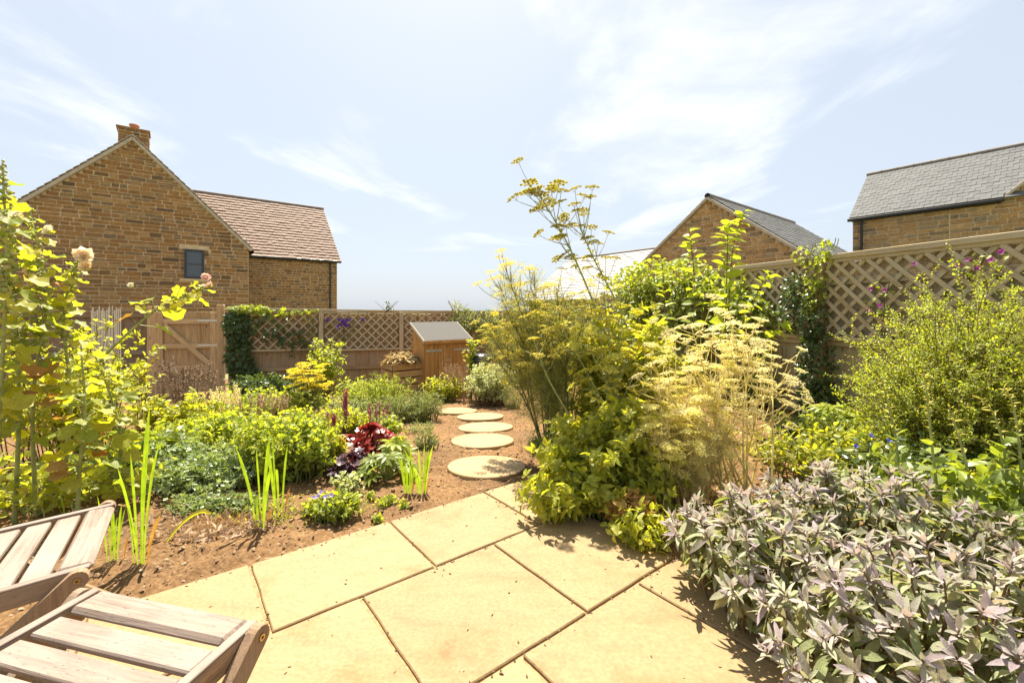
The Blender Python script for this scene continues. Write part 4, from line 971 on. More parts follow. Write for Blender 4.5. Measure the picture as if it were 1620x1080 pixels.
def pieces(parent, name, shape, Ms, m, most=300, rest='foliage', cam_loc=None):
    """the leaves that show largest as pieces of their own, the others joined"""
    shapes = shape if isinstance(shape, list) else [shape]
    mes = [make_mesh(name, [(s[0], s[1], None, 0)], m, True) for s in shapes]
    n = len(Ms); order = np.arange(n)
    if n > most:
        base = np.array(parent.location); p = Ms[:, :, 3] + base; sz = np.linalg.norm(Ms[:, :, 1], axis=1); dist = np.linalg.norm(p - np.array((0, 0, EYE)), axis=1)
        order = np.argsort(-(sz / dist + .02 * (p[:, 2] - p[:, 2].min())))
    for j in order[:most]: link(name, mes[j % len(mes)], parent, to4(Ms[j]))
    if n > most:
        part(rest, parent, [(s[0], s[1], Ms[order[most:]][k::len(shapes)], 0) for k, s in enumerate(shapes)], m, True, True)
def disc(rng, n, rx, ry, power=.5):
    a = rng.uniform(0, 6.2832, n); r = rng.random(n) ** power; return np.stack((np.cos(a) * r * rx, np.sin(a) * r * ry, np.zeros(n)), -1)

def bush(name, label, cat, base, rx, ry, h, n, shape, size, m, L=9, t0=.25, seed=1, spread=.5, stem_m=None, r0=.006, group=None, dome=.6, ang=(35, 75), flat=.8, roll=.45,
         hmin=.45, part_name='foliage', twigs=0, twig_len=.12, droop=0.0, lift=.7, inset=.22, wob=.01, power=1.0):
    rng = np.random.default_rng(seed)
    o = thing(name, label, cat, base, group)
    b = disc(rng, n, rx * spread, ry * spread); d = disc(rng, n, rx, ry, .5)
    rr = (d[:, 0] / rx) ** 2 + (d[:, 1] / ry) ** 2
    tip = d.copy(); tip[:, 2] = h * np.sqrt(np.clip(1 - dome * rr, .02, 1)) * rng.uniform(hmin, 1, n)
    b[:, :2] = b[:, :2] * .5 + d[:, :2] * spread * .5
    b[:, 2] = -.02
    pts = curve(b, tip, 7, lift, inset, rng, wob)
    Ms = leaves(rng, pts, L, t0, 1, size, ang, flat, roll, droop, power)
    allp = [pts]
    V, q = tubes(pts, tapered(n, 7, r0, r0 * .35), 4); ch = [(V, list(q), None, 0)]
    if twigs:
        t = t0 + (1 - t0) * rng.random((n, twigs)); p, T = along(pts, t); p = p.reshape(-1, 3); T = T.reshape(-1, 3)
        dr = nrm(T * .7 + rng.normal(0, .55, T.shape) + np.array((0, 0, .15))); e = p + dr * (twig_len * rng.uniform(.5, 1.2, len(p)))[:, None]
        tp = curve(p, e, 4, .6, .5); V, q = tubes(tp, tapered(len(p), 4, r0 * .4, r0 * .2), 3); ch.append((V, list(q), None, 0))
        Ms = np.concatenate((Ms, leaves(rng, tp, max(3, L // 2), .1, 1, size, ang, flat, roll, droop)))
    part('stems', o, ch, stem_m or M_stem, True, True)
    part(part_name, o, [(shape[0], shape[1], Ms, 0)], m, False, True)
    return o, pts, rng

# ------------------------------------------------------------------ plant materials
M_stem = leafmat('green_stem', [(.16, .20, .05), (.22, .25, .07)], .15, rough=.5)
M_stemp = leafmat('pale_green_stem', [(.30, .34, .12), (.36, .38, .15)], .15, rough=.5)
M_stemb = plain('brown_stem', (.16, .10, .05), .8, noise=.3, scale=40)
M_dry = leafmat('dry_straw', [(.79, .70, .36), (.87, .79, .46), (.75, .66, .30), (.83, .75, .40)], .52, (1.03, 1.02, .85), rough=.7, spec=.2)
M_drym = leafmat('dry_pinkish_seedheads', [(.42, .30, .20), (.52, .38, .26), (.36, .26, .18)], .25, (1.1, 1, .7), rough=.8, spec=.1)
M_brown = leafmat('brown_dead_spikes', [(.22, .15, .11), (.32, .24, .18), (.26, .18, .13), (.42, .34, .26)], .15, (1.1, 1, .7), rough=.85, spec=.1)
YG = [(.35, .39, .055), (.45, .47, .075), (.30, .35, .05), (.55, .51, .085)]
M_holly = leafmat('hollyhock_leaf', [(.26, .31, .05), (.38, .40, .06), (.50, .46, .06), (.30, .36, .07), (.20, .26, .06)], .58, (1.5, 1.4, .35), rough=.5)
M_hollyd = leafmat('withered_leaf', [(.42, .22, .07), (.46, .32, .09), (.34, .17, .06)], .4, (1.3, 1.0, .4), rough=.75, spec=.15)
M_yg = leafmat('yellow_green_leaf', YG, .62, (1.45, 1.35, .4))
M_mid = leafmat('mid_green_leaf', [(.16, .22, .045), (.22, .28, .055), (.28, .33, .06), (.18, .24, .06)], .5, (1.45, 1.35, .4))
M_silver = leafmat('silvery_green_leaf', [(.26, .33, .15), (.33, .40, .22), (.22, .29, .12), (.30, .38, .11)], .36, (1.3, 1.3, .5), rough=.4, spec=.6)
M_dark = leafmat('dark_green_leaf', [(.06, .10, .03), (.085, .13, .04), (.11, .16, .045)], .4, (1.5, 1.4, .4), rough=.35, spec=.5)
M_grey = leafmat('grey_green_leaf', [(.28, .33, .13), (.36, .39, .17), (.24, .29, .11)], .45, (1.3, 1.25, .5), rough=.6)
M_lime = leafmat('fresh_lime_leaf', [(.33, .40, .06), (.42, .47, .08), (.27, .35, .06), (.48, .48, .09)], .57, (1.4, 1.35, .35))
M_vari = leafmat('cream_edged_leaf', [(.50, .53, .24), (.68, .68, .40), (.34, .41, .15), (.74, .74, .48)], .45, (1.15, 1.15, .6), rough=.5)
M_sageL = leafmat('purple_sage_leaf', [(.24, .28, .13), (.32, .36, .18), (.29, .26, .22), (.22, .27, .11), (.34, .30, .26), (.28, .33, .14), (.38, .40, .24), (.33, .30, .14)], .4, (1.35, 1.3, .45), rough=.8, spec=.2, bump=.6)
M_sageT = leafmat('purple_sage_tip', [(.39, .33, .335), (.46, .385, .40), (.37, .335, .30), (.45, .435, .33), (.40, .42, .25), (.33, .27, .29)], .36, (1.15, 1.0, .8), rough=.8, spec=.2, bump=.6)
M_red = leafmat('crimson_leaf', [(.20, .022, .02), (.30, .04, .028), (.13, .018, .022), (.36, .07, .035)], .45, (1.6, .9, .7), rough=.35, spec=.5)
M_plum = leafmat('plum_black_leaf', [(.045, .022, .035), (.075, .035, .05), (.10, .05, .06)], .15, (1.4, .8, .8), rough=.3, spec=.7)
M_gold = leafmat('golden_flower', [(.72, .62, .05), (.80, .70, .08), (.66, .60, .06)], .4, (1.2, 1.1, .4), rough=.7, spec=.1)
M_umb = leafmat('mustard_umbel', [(.56, .49, .09), (.66, .58, .14), (.48, .46, .10)], .4, (1.2, 1.1, .4), rough=.7, spec=.1)
M_lovu = leafmat('olive_seed_umbel', [(.40, .37, .07), (.50, .45, .10), (.34, .33, .07), (.42, .32, .10)], .35, (1.15, 1.1, .4), rough=.7, spec=.1)
M_fen = leafmat('fennel_thread', [(.30, .34, .12), (.40, .43, .16), (.46, .44, .18)], .55, (1.3, 1.2, .4), rough=.6)
M_fenst = leafmat('fennel_stem', [(.10, .13, .05), (.14, .16, .06)], .1, rough=.45)
M_blade = leafmat('sword_leaf', [(.22, .34, .03), (.28, .40, .045), (.20, .30, .03)], .55, (1.4, 1.35, .3), rough=.35)
M_peach = leafmat('peach_petal', [(.90, .72, .52), (.92, .80, .62), (.90, .84, .70)], .55, (1.05, 1, .85), rough=.6, spec=.15)
M_cream = leafmat('cream_petal', [(.85, .80, .62), (.88, .84, .72), (.82, .76, .55)], .45, (1.05, 1, .8), rough=.6, spec=.15)
M_pink = leafmat('pale_pink_petal', [(.85, .58, .50), (.88, .68, .60)], .45, (1.05, .95, .85), rough=.6, spec=.15)
M_violetr = leafmat('purple_red_petal', [(.30, .05, .26), (.38, .09, .32)], .4, (1.2, .9, 1.1), rough=.6)
M_purple = leafmat('violet_petal', [(.16, .06, .36), (.24, .10, .46)], .4, (1.2, .9, 1.2), rough=.6, spec=.15)
M_mag = leafmat('magenta_petal', [(.30, .06, .10), (.40, .12, .17), (.22, .05, .08)], .4, (1.2, .9, .9), rough=.6, spec=.15)
M_lilac = leafmat('lilac_petal', [(.42, .32, .62), (.50, .40, .70)], .4, (1.1, .95, 1.1), rough=.6)
M_blue = leafmat('blue_petal', [(.10, .12, .55), (.16, .18, .62)], .4, (1.1, 1, 1.1), rough=.6)
M_bud = leafmat('green_bud', [(.34, .38, .12), (.46, .46, .18), (.54, .50, .24)], .3, (1.2, 1.2, .5), rough=.6)
M_yel = leafmat('golden_leaf', [(.50, .48, .05), (.60, .56, .07), (.42, .44, .05)], .5, (1.2, 1.15, .4))
M_straw = leafmat('straw_cuttings', [(.50, .36, .18), (.60, .46, .26), (.42, .30, .15), (.40, .36, .16)], .2, (1.1, 1, .6), rough=.85, spec=.1)

octa = (np.array([(1, 0, 0), (-1, 0, 0), (0, 1, 0), (0, -1, 0), (0, 0, 1), (0, 0, -1)], float), [[0, 2, 4], [2, 1, 4], [1, 3, 4], [3, 0, 4], [2, 0, 5], [1, 2, 5], [3, 1, 5], [0, 3, 5]])
def bloom(petals, rings, size=1.0, seed=0, cup=.5, w_=.42):
    """a ruffled double flower facing +z"""
    r = random.Random(seed); V, Fs = [], []; v0, f0 = leaf_shape(2, prof(w_, .65, .6, .08), .25, -.25, .2)
    for k in range(rings):
        n = petals - k * 2; tilt = math.radians(20 + cup * 100 * k / max(1, rings))
        for i in range(max(3, n)):
            a = 6.2832 * i / max(3, n) + k * .5 + r.uniform(-.15, .15); s_ = size * (1 - .22 * k) * r.uniform(.85, 1.1); ti = tilt + r.uniform(-.15, .15); o = len(V)
            for x, y, z in v0:
                x, y, z = x * s_, y * s_, z * s_; y2, z2 = y * math.cos(ti) - z * math.sin(ti), y * math.sin(ti) + z * math.cos(ti)
                V.append((x * math.cos(a) - y2 * math.sin(a), x * math.sin(a) + y2 * math.cos(a), z2 + .03 * k))
            Fs += [[q + o for q in f] for f in f0]
    return np.array(V), Fs
def umbel(rays, sub, seed, flat=.75, dot=.045, raylen=1.0):
    """an umbel of radius about 1 seen from its stalk end at the origin, opening towards +y"""
    r = random.Random(seed); V, Fs = [], []
    for k in range(rays):
        a = k * 2.4; q = math.sqrt((k + .5) / rays); d = np.array((q * math.cos(a), flat * (1.05 - .35 * q * q), q * math.sin(a))) * raylen * r.uniform(.9, 1.1)
        o = len(V); sd_ = np.array((math.sin(a), 0, -math.cos(a))) * .013
        V += [tuple(-sd_), tuple(sd_), tuple(d + sd_), tuple(d - sd_)]; Fs.append([o, o + 1, o + 2, o + 3])
        for j in range(sub):
            b = j * 2.4; qq = .17 * math.sqrt((j + .5) / sub); c_ = d + np.array((qq * math.cos(b), r.uniform(.02, .10), qq * math.sin(b))); o = len(V); s_ = dot * r.uniform(.7, 1.3)
            tx, tz = r.uniform(-.7, .7), r.uniform(-.7, .7); V += [tuple(c_ + np.array((math.cos(g) * s_, (tx * math.cos(g) + tz * math.sin(g)) * s_, math.sin(g) * s_)) * 1.15) for g in (0, 1.26, 2.51, 3.77, 5.03)]; Fs.append([o, o + 1, o + 2, o + 3, o + 4])
    return np.array(V), Fs
def aim(p, d, s, rng, roll=6.28):
    """matrices whose y axis points along d"""
    d = nrm(np.asarray(d, float)); n0 = rng.normal(0, 1, d.shape); return frames(rng, np.asarray(p, float), d, n0, np.asarray(s) if np.ndim(s) else np.full(len(p), s), 0)
def faceup(p, d, s, rng):
    """matrices whose z axis points along d (for flowers)"""
    d = nrm(np.asarray(d, float)); t = nrm(np.cross(d, rng.normal(0, 1, d.shape))); return np.stack((t * s, np.cross(d, t) * s, d * s, np.asarray(p, float)), -1)

# ------------------------------------------------------------------ hollyhocks at the left
def spline(pts, n):
    pts = np.asarray(pts, float); m = len(pts)
    ext = np.concatenate((2 * pts[:1] - pts[1:2], pts, 2 * pts[-1:] - pts[-2:-1])); out_ = []
    for t in np.linspace(0, m - 1 - 1e-6, n):
        i = int(t); f = t - i; a, b, c_, d = ext[i], ext[i + 1], ext[i + 2], ext[i + 3]
        out_.append(.5 * (2 * b + (c_ - a) * f + (2 * a - 5 * b + 4 * c_ - d) * f * f + (3 * b - a - 3 * c_ + d) * f ** 3))
    return np.array(out_)
budV, budF = ico * np.array((1, 1, 1.1)), icoF
def hollyhock(label, path, Y, nleaf, leaf=(.12, .2), flowers=(), seed=1, buds=26, dead=.2, r0=.016, t_lo=.08, t_hi=.8, bud_t=.55, leaf_m=None, stem_m=None):
    """path: photo pixels from the foot up, at depth(s) Y"""
    rng = np.random.default_rng(seed)
    Ys = Y if np.ndim(Y) else [Y] * len(path)
    p3 = np.array([P(a, b, y) for (a, b), y in zip(path, Ys)]); base = p3[0].copy(); p3 -= base
    pts = spline(p3, 22)[None]
    o = thing('hollyhock', label, 'hollyhock', base, 'hollyhocks at the left edge')
    V, q = tubes(pts, tapered(1, 22, r0, r0 * .35), 7); ch = [(V, list(q), None, 0)]
    t = t_lo + (t_hi - t_lo) * (np.arange(nleaf) + rng.random(nleaf)) / nleaf; pos, T = along(pts, t[None]); pos, T = pos[0], T[0]
    phi = np.arange(nleaf) * 2.4 + rng.normal(0, .4, nleaf) + seed; ref = np.where(np.abs(T[:, 2:3]) > .85, np.array((1., 0, 0)), UP); A = nrm(np.cross(T, ref)); B = np.cross(T, A); R = A * np.cos(phi)[:, None] + B * np.sin(phi)[:, None]
    s = rng.uniform(leaf[0], leaf[1], nleaf) * (1 - .55 * np.clip((t - .4) / .6, 0, 1)); pl = s * rng.uniform(.5, 1.0, nleaf)
    pd = nrm(T * .55 + R); e = pos + pd * pl[:, None]; e[:, 2] += .01
    pt = curve(pos, e, 4, .75, .5); V, q = tubes(pt, tapered(nleaf, 4, .004, .0025), 4); ch.append((V, list(q), None, 0))
    d = nrm(R * np.array((1, 1, .2)) + np.stack((np.zeros(nleaf), np.zeros(nleaf), rng.uniform(-.6, .1, nleaf)), -1)); Ms = frames(rng, e - d * (s * .17)[:, None], d, UP + .4 * R + rng.normal(0, .25, (nleaf, 3)), s * 1.1, .25)
    part('stem', o, ch, stem_m or M_stemp, True)
    dd = rng.random(nleaf) < dead * np.clip(1.6 - 2.2 * t, .1, 1.5)
    for w_, m in ((~dd, leaf_m or M_holly), (dd, M_hollyd)):
        if w_.any(): pieces(o, 'leaf' if m is not M_hollyd else 'withered_leaf', L_holly, Ms[w_], m)
    if buds:
        tb = bud_t + (1 - bud_t) * rng.random(buds) ** .8; pos, T = along(pts, tb[None]); pos, T = pos[0], T[0]; dr = nrm(rng.normal(0, 1, T.shape) + T * .4); sb = .016 * (1.25 - .75 * (tb - bud_t) / (1 - bud_t)) * rng.uniform(.7, 1.15, buds)
        pos = pos + dr * (sb * 1.9)[:, None]
        part('buds', o, [(budV, budF, faceup(pos, dr, sb[:, None], rng), 0)], M_bud, True, True)
        sp = frames(rng, pos - dr * sb[:, None], dr + rng.normal(0, .5, dr.shape), rng.normal(0, 1, dr.shape), sb * 2.6); part('sepals', o, [(L_ovate[0], L_ovate[1], sp, 0)], M_lime, False, True)
    for k, (fx, fy, fs, fm) in enumerate(flowers):
        yy = Ys[-1] - .05; c_ = P(fx, fy, yy) - base; me = make_mesh('flower', [(*bloom(9, 4, 1, seed + k, .6, .5), None, 0)], fm, True)
        dr = nrm(np.array([(rng.normal(0, .35), -.75, .55)])); link('flower', me, o, to4(faceup([c_], dr, fs, rng)[0]))
        cl = make_mesh('calyx', [(*bloom(5, 1, .55, 3, .2), None, 0)], M_lime); link('calyx', cl, o, to4(faceup([c_ - dr[0] * .012], dr, fs, rng)[0]))
    return o
HH = [
 ('hollyhock at the extreme left edge, tallest, leaves reaching above the roof line', [(-12, 845), (2, 600), (10, 420), (4, 258)], 2.35, 24, [(2, 350, .045, M_cream)], .5),
 ('hollyhock with a cream flower near its top, second stem from the left edge', [(22, 850), (30, 640), (22, 460), (14, 300)], 2.5, 26, [(31, 344, .05, M_cream), (8, 470, .05, M_cream)], .45),
 ('hollyhock whose slender bud spike tapers off against the stone gable', [(58, 840), (52, 640), (70, 470), (46, 325)], 2.6, 28, [(80, 366, .045, M_cream), (52, 432, .05, M_peach)], .5),
 ('hollyhock crowned by one large peach flower against the stone gable', [(92, 835), (112, 640), (100, 500), (126, 405)], 2.75, 24, [(133, 408, .068, M_peach), (138, 424, .05, M_peach)], .55),
 ('short thick hollyhock stem rising behind the farther chair', [(122, 830), (126, 740), (134, 650), (128, 545)], 2.5, 20, [], .9),
 ('hollyhock stem curving right with big withered lower leaves', [(174, 800), (192, 700), (176, 630), (150, 560)], 2.75, 18, [], .9),
]
for k, (lb, path, Y, nl, fl_, bt_) in enumerate(HH):
    hollyhock(lb, path, Y, nl + 24, (.07, .13), fl_, seed=10 + k, buds=80 if bt_ < .8 else 0, bud_t=bt_, t_hi=.95, dead=.2, r0=.012, t_lo=.22)
hollyhock('long leaning hollyhock stem arching right over the gate with pale pink flowers', [(150, 590), (168, 560), (222, 510), (262, 480), (300, 468), (330, 452)], [3.3, 3.32, 3.35, 3.38, 3.4, 3.4], 20, (.10, .17), [(326, 440, .045, M_pink), (334, 452, .042, M_pink), (208, 452, .03, M_cream)], seed=31, buds=30, bud_t=.55, dead=.1, r0=.012, t_lo=.35, t_hi=.98)
# yellow rose-like spray beside the gate
rng = np.random.default_rng(77)

# leafy growth filling in behind the hollyhocks
bush('rambling_rose', 'tangled rose bush with faded blooms behind the hollyhocks, left of the gate', 'rose bush', G(105, 742), .85, .5, 1.32, 60, L_ovate, (.035, .065), M_yg, 16, .2, 41, .6, M_stemb, .006, dome=.45, twigs=4, twig_len=.16)
o, pts, rng = bush('rambling_rose', 'smaller rose shoot with faded apricot blooms just left of the gate post', 'rose bush', G(166, 705), .36, .35, 1.28, 26, L_ovate, (.03, .055), M_yg, 13, .25, 42, .5, M_stemb, .005, dome=.3, twigs=4, twig_len=.14)
fl = pts[rng.choice(len(pts), 9, False), -1]
fme = [make_mesh('flower', [(*bloom(7, 3, 1, 5 + k, .5, .5), None, 0)], m, True) for k, m in enumerate((M_peach, M_cream, M_drym))]
for k, p in enumerate(fl): link('flower', fme[k % 3], o, to4(faceup([p], np.array([(rng.normal(0, .4), -.6, .7)]), .035, rng)[0]))
bush('mallow_undergrowth', 'dense yellow-green leaf growth at the foot of the hollyhocks', 'undergrowth', G(70, 800), .8, .42, .36, 60, L_round, (.04, .075), M_yg, 9, .15, 43, .75, M_stemp, .005, dome=.5)
bush('mallow_undergrowth', 'shaded leafy growth behind the blade-leaved clump by the farther chair', 'undergrowth', G(190, 760), .45, .4, .42, 46, L_round, (.05, .085), M_mid, 9, .15, 44, .75, M_stemp, .005, dome=.5)
# grey sea-holly-like tangle and reed screen
o, pts, rng = bush('sea_holly', 'silvery grey tangle of spiny seed heads between the hollyhock stems', 'sea holly', G(118, 716), .36, .25, .95, 46, L_needle, (.03, .05), M_grey, 12, .4, 45, .5, M_stemb, .003, dome=.3)
M_silv = leafmat('silver_bracts', [(.40, .42, .52), (.50, .51, .60), (.34, .37, .46)], .2, (1, 1, 1), rough=.5)
starV, starF = bloom(9, 2, 1, 2, .3, .12)
part('flower_heads', o, [(starV, starF, faceup(pts[:, -1], rng.normal(0, 1, (len(pts), 3)) + np.array((0, -1.2, .6)), rng.uniform(.025, .042, (len(pts), 1)), rng), 0)], M_silv, False, True)
rs_ = thing('reed_screen', 'short upright screen of pale split reeds by the old fence', 'reed screen', P(168, 640, 5.2) * np.array((1, 1, 0)) + np.array((0, 0, terrain(-4.8, 5.2))))
M_reed = plain('bleached_reed', (.62, .56, .46), .8, noise=.2, scale=60)
r = random.Random(3)
for k in range(17):
    x = -.17 + k * .021; zt = 1.2 - (470 - 492) / 690 * 5.2 - terrain(-4.8, 5.2) - .13 + r.uniform(-.04, .04)
    link('reed', tube_mesh('reed', [[(x, .0, 0), (x + r.uniform(-.008, .008), 0, zt * .5), (x + r.uniform(-.012, .012), 0, zt)]], np.full((1, 3), .0065), M_reed, 5), rs_)
for z in (.45, .85): bar('binding_wire', (-.19, -.009, z), (.19, -.009, z), .006, .004, (0, -1, 0), M_zinc, rs_, c=.0005)
# yellowing sapling shoot before the gate
bush('rose_sucker', 'thin yellow-leaved shoot standing in front of the gate', 'shoot', G(222, 700), .12, .1, .86, 6, L_ovate, (.06, .085), M_yel, 9, .45, 46, .4, M_stemb, .005, dome=.1, hmin=.8)

# ------------------------------------------------------------------ left bed, middle
def spikes(name, label, cat, base, rx, ry, h, n, m, seed, dot=.011, per=90, t0=.35, stem_m=None, group=None, hmin=.7):
    rng = np.random.default_rng(seed); o = thing(name, label, cat, base, group); b = disc(rng, n, rx * .7, ry * .7); tip = b * 1.35; tip[:, 2] = h * rng.uniform(hmin, 1, n); pts = curve(b, tip, 8, .55, .45, rng, .004)
    stems(o, pts, .005, .002, stem_m or M_stemb)
    t = t0 + (1 - t0) * rng.random((n, per)); p, T = along(pts, t); p = p.reshape(-1, 3); dr = nrm(rng.normal(0, 1, p.shape) + UP * .3); w_ = (.028 * (1.15 - t.ravel()))[:, None]
    part('seed_heads', o, [(*L_tiny, frames(rng, p + dr * w_ * .3, dr, rng.normal(0, 1, p.shape), rng.uniform(.8, 1.7, len(p)) * dot * 2.0), 0)], m, False, True); return o
spikes('dead_salvia', 'clump of brown dead flower spikes in front of the gate', 'dried plant', G(285, 672), .46, .25, .86, 30, M_brown, 51, .011, 120)
bush('cranesbill', 'yellow-green leafy clump under the brown dead spikes', 'perennial', G(285, 690), .55, .3, .52, 90, L_tri, (.05, .09), M_yg, 9, .25, 52, .8)
bush('cranesbill', 'fresh green spreading clump right of the brown spikes', 'perennial', G(365, 690), .5, .35, .36, 90, L_geran, (.04, .07), M_lime, 8, .3, 53, .85)
bush('hardy_geranium', 'large rounded green geranium mound behind the twin sword-leaved clumps', 'geranium', G(462, 752), .40, .36, .52, 190, L_geran, (.028, .05), M_lime, 12, .25, 54, .85, twigs=2, twig_len=.07, dome=.55)
bush('hardy_geranium', 'low silvery geranium carpet between the hollyhocks and the green mound', 'geranium', G(320, 762), .58, .42, .24, 260, L_geran, (.03, .05), M_silver, 9, .25, 55, .95, dome=.5, hmin=.4)
bush('hardy_geranium', 'sparse silver-leaved seedlings creeping onto the bare soil, near the patio', 'geranium', G(345, 806), .34, .14, .10, 90, L_geran, (.02, .036), M_silver, 7, .2, 56, .95, hmin=.35)
bush('hardy_geranium', 'silver-green geranium tuft behind the left sword-leaved plant', 'geranium', G(250, 755), .34, .28, .34, 120, L_geran, (.035, .055), M_silver, 8, .25, 57, .9)
spikes('dried_sorrel', 'pinkish dry seed heads behind the green mound', 'dried plant', G(400, 668), .6, .3, .40, 36, M_drym, 58, .009, 50, .5, M_drym)
spikes('dried_sorrel', 'straw-coloured seed spikes just right of the gate post', 'dried plant', G(345, 676), .3, .25, .55, 24, M_dry, 59, .008, 60, .5, M_dry)
bush('lady_mantle', 'bright green low growth filling the bed before the back fence', 'perennial', G(430, 655), .95, .5, .42, 170, L_round, (.04, .065), M_lime, 8, .25, 60, .9, dome=.4)
bush('dark_shrub', 'dark green leafy growth in the shade at the foot of the back fence', 'shrub', G(430, 631), .85, .35, .55, 120, L_ovate, (.06, .10), M_dark, 9, .2, 61, .85, dome=.5)
bush('lady_mantle', 'pale grassy growth left of the compost bin', 'perennial', G(575, 640), .55, .45, .5, 110, L_lance, (.06, .11), M_lime, 10, .2, 62, .8)
bush('cranesbill', 'mixed pale green growth between the green mound and the magenta spike', 'perennial', G(530, 682), .42, .36, .30, 120, L_tri, (.035, .06), M_yg, 8, .25, 63, .9)
bush('cranesbill', 'low light growth behind the crimson heuchera toward the lavender', 'perennial', G(590, 676), .38, .26, .20, 100, L_round, (.025, .045), M_grey, 8, .25, 64, .9)
bush('cranesbill', 'yellowish loose leaves at the right flank of the green mound', 'perennial', G(524, 742), .15, .14, .34, 46, L_tri, (.03, .05), M_yel, 8, .25, 65, .8)
bush('lady_mantle', 'lime leaf mass in the middle of the left bed before the brown spikes', 'perennial', G(330, 712), .62, .34, .36, 150, L_tri, (.04, .07), M_lime, 9, .25, 66, .9)
bush('cranesbill', 'pale mixed leaves behind the green mound below the achillea', 'perennial', G(480, 690), .5, .4, .34, 130, L_round, (.03, .05), M_yg, 8, .25, 67, .9)
bush('catmint', 'loose grey-green growth at the left foot of the lavender', 'perennial', G(560, 662), .45, .35, .34, 110, L_lance, (.04, .07), M_grey, 10, .2, 68, .85)
bush('speedwell', 'thin straggly weeds on the bare soil between the sword-leaved clumps', 'weeds', G(470, 812), .5, .2, .10, 60, L_tiny, (.014, .026), M_yg, 8, .1, 69, .98, M_stem, .0012, hmin=.3)
bush('dead_stalks', 'dry broken stalks and litter on the soil by the chairs', 'dried plant', G(300, 838), .5, .2, .06, 90, L_lance, (.03, .07), M_drym, 4, .1, 70, .98, M_drym, .0015, hmin=.1, lift=.3)
bush('dead_stalks', 'reddish dry tangle on the soil between the left sword-leaved clumps', 'dried plant', G(350, 832), .22, .12, .07, 70, L_thread, (.04, .08), M_hollyd, 8, .1, 79, .98, M_drym, .001, hmin=.2, lift=.3)
bush('cranesbill', 'fine pale growth along the path edge left of the second stone', 'perennial', G(668, 684), .2, .16, .14, 60, L_tiny, (.018, .03), M_grey, 9, .2, 80, .9, M_stem, .0015)
# sword-leaved plants
def swords(label, foot, h, n, seed, lean=.18, fan=None):
    rng = np.random.default_rng(seed); o = thing('crocosmia', label, 'crocosmia', foot, 'sword-leaved crocosmia clumps')
    for k in range(n):
        f = (k - (n - 1) / 2) / max(1, n - 1) * 2
        hh = h * (rng.uniform(.6, 1) if k < n - 1 else .35) if k else h * .9; hh = h if k == n // 2 else hh; ln = f * lean * rng.uniform(.7, 1.3) * hh; ly = rng.normal(0, .05) * hh; K = 12; t = np.linspace(0, 1, K); sag = rng.uniform(0, .12) if rng.random() < .75 else .45
        cx_ = f * .03 + ln * t ** 1.6; cy_ = rng.normal(0, .01) + ly * t ** 1.5; cz = hh * (t - sag * t ** 3) - .02
        w_ = (.0045 + hh * .0095) * np.array([.35 + .65 * math.sin(min(1, v * 1.25) * 1.5708) if v < .8 else max(.02, (1 - v) / .2) for v in t]); yaw = rng.uniform(-.6, .6)
        ax, ay = math.cos(yaw), math.sin(yaw); V = []; Fs = []
        for i in range(K): V += [(cx_[i] - ax * w_[i], cy_[i] - ay * w_[i] - .25 * w_[i], cz[i]), (cx_[i], cy_[i] + .15 * w_[i], cz[i]), (cx_[i] + ax * w_[i], cy_[i] + ay * w_[i] - .25 * w_[i], cz[i])]
        for i in range(K - 1): a = i * 3; Fs += [[a, a + 1, a + 4, a + 3], [a + 1, a + 2, a + 5, a + 4]]
        link('leaf', make_mesh('leaf', [(V, Fs, None, 0)], M_hollyd if (k == n - 1 and n > 4) else M_blade, True), o)
    return o
swords('tall sword-leaved clump with bright green blades right beside the farther chair', G(222, 888), .80, 7, 71, .2)
swords('smaller sword-leaved tuft tucked against the farther chair', G(184, 884), .38, 7, 72, .12)
swords('sword-leaved tuft rising between chair and hollyhock stems', G(112, 826), .25, 4, 73, .5)
swords('left one of the two sword-leaved clumps in front of the geranium mound', G(414, 834), .57, 6, 74, .18)
swords('right one of the two sword-leaved clumps in front of the geranium mound', G(442, 812), .52, 5, 75, .14)
swords('sword-leaved clump beside the palm-leaved hellebore', G(646, 778), .33, 8, 76, .15)
swords('sword-leaved clump nearest the first stepping stone', G(668, 778), .37, 8, 77, .25)
# one long bent straw leaf lying over the soil
b0 = G(262, 858); o = thing('fallen_leaf', 'long pale bent blade leaf lying across the soil', 'leaf', b0)
q_ = np.array([G(262, 858), P(290, 825, 2.32), P(318, 808, 2.36), P(334, 812, 2.34)]) - b0; c_ = spline(q_, 10); V = []; Fs = []
for i in range(10): w_ = .010 * (1 if i < 8 else (10 - i) / 2.4); V += [tuple(c_[i] + np.array((0, .3, 1)) * -w_), tuple(c_[i] + np.array((0, -.004, 0))), tuple(c_[i] + np.array((0, .3, 1)) * w_)]
for i in range(9): a = i * 3; Fs += [[a, a + 1, a + 4, a + 3], [a + 1, a + 2, a + 5, a + 4]]
link('blade', make_mesh('blade', [(V, Fs, None, 0)], M_yel), o)

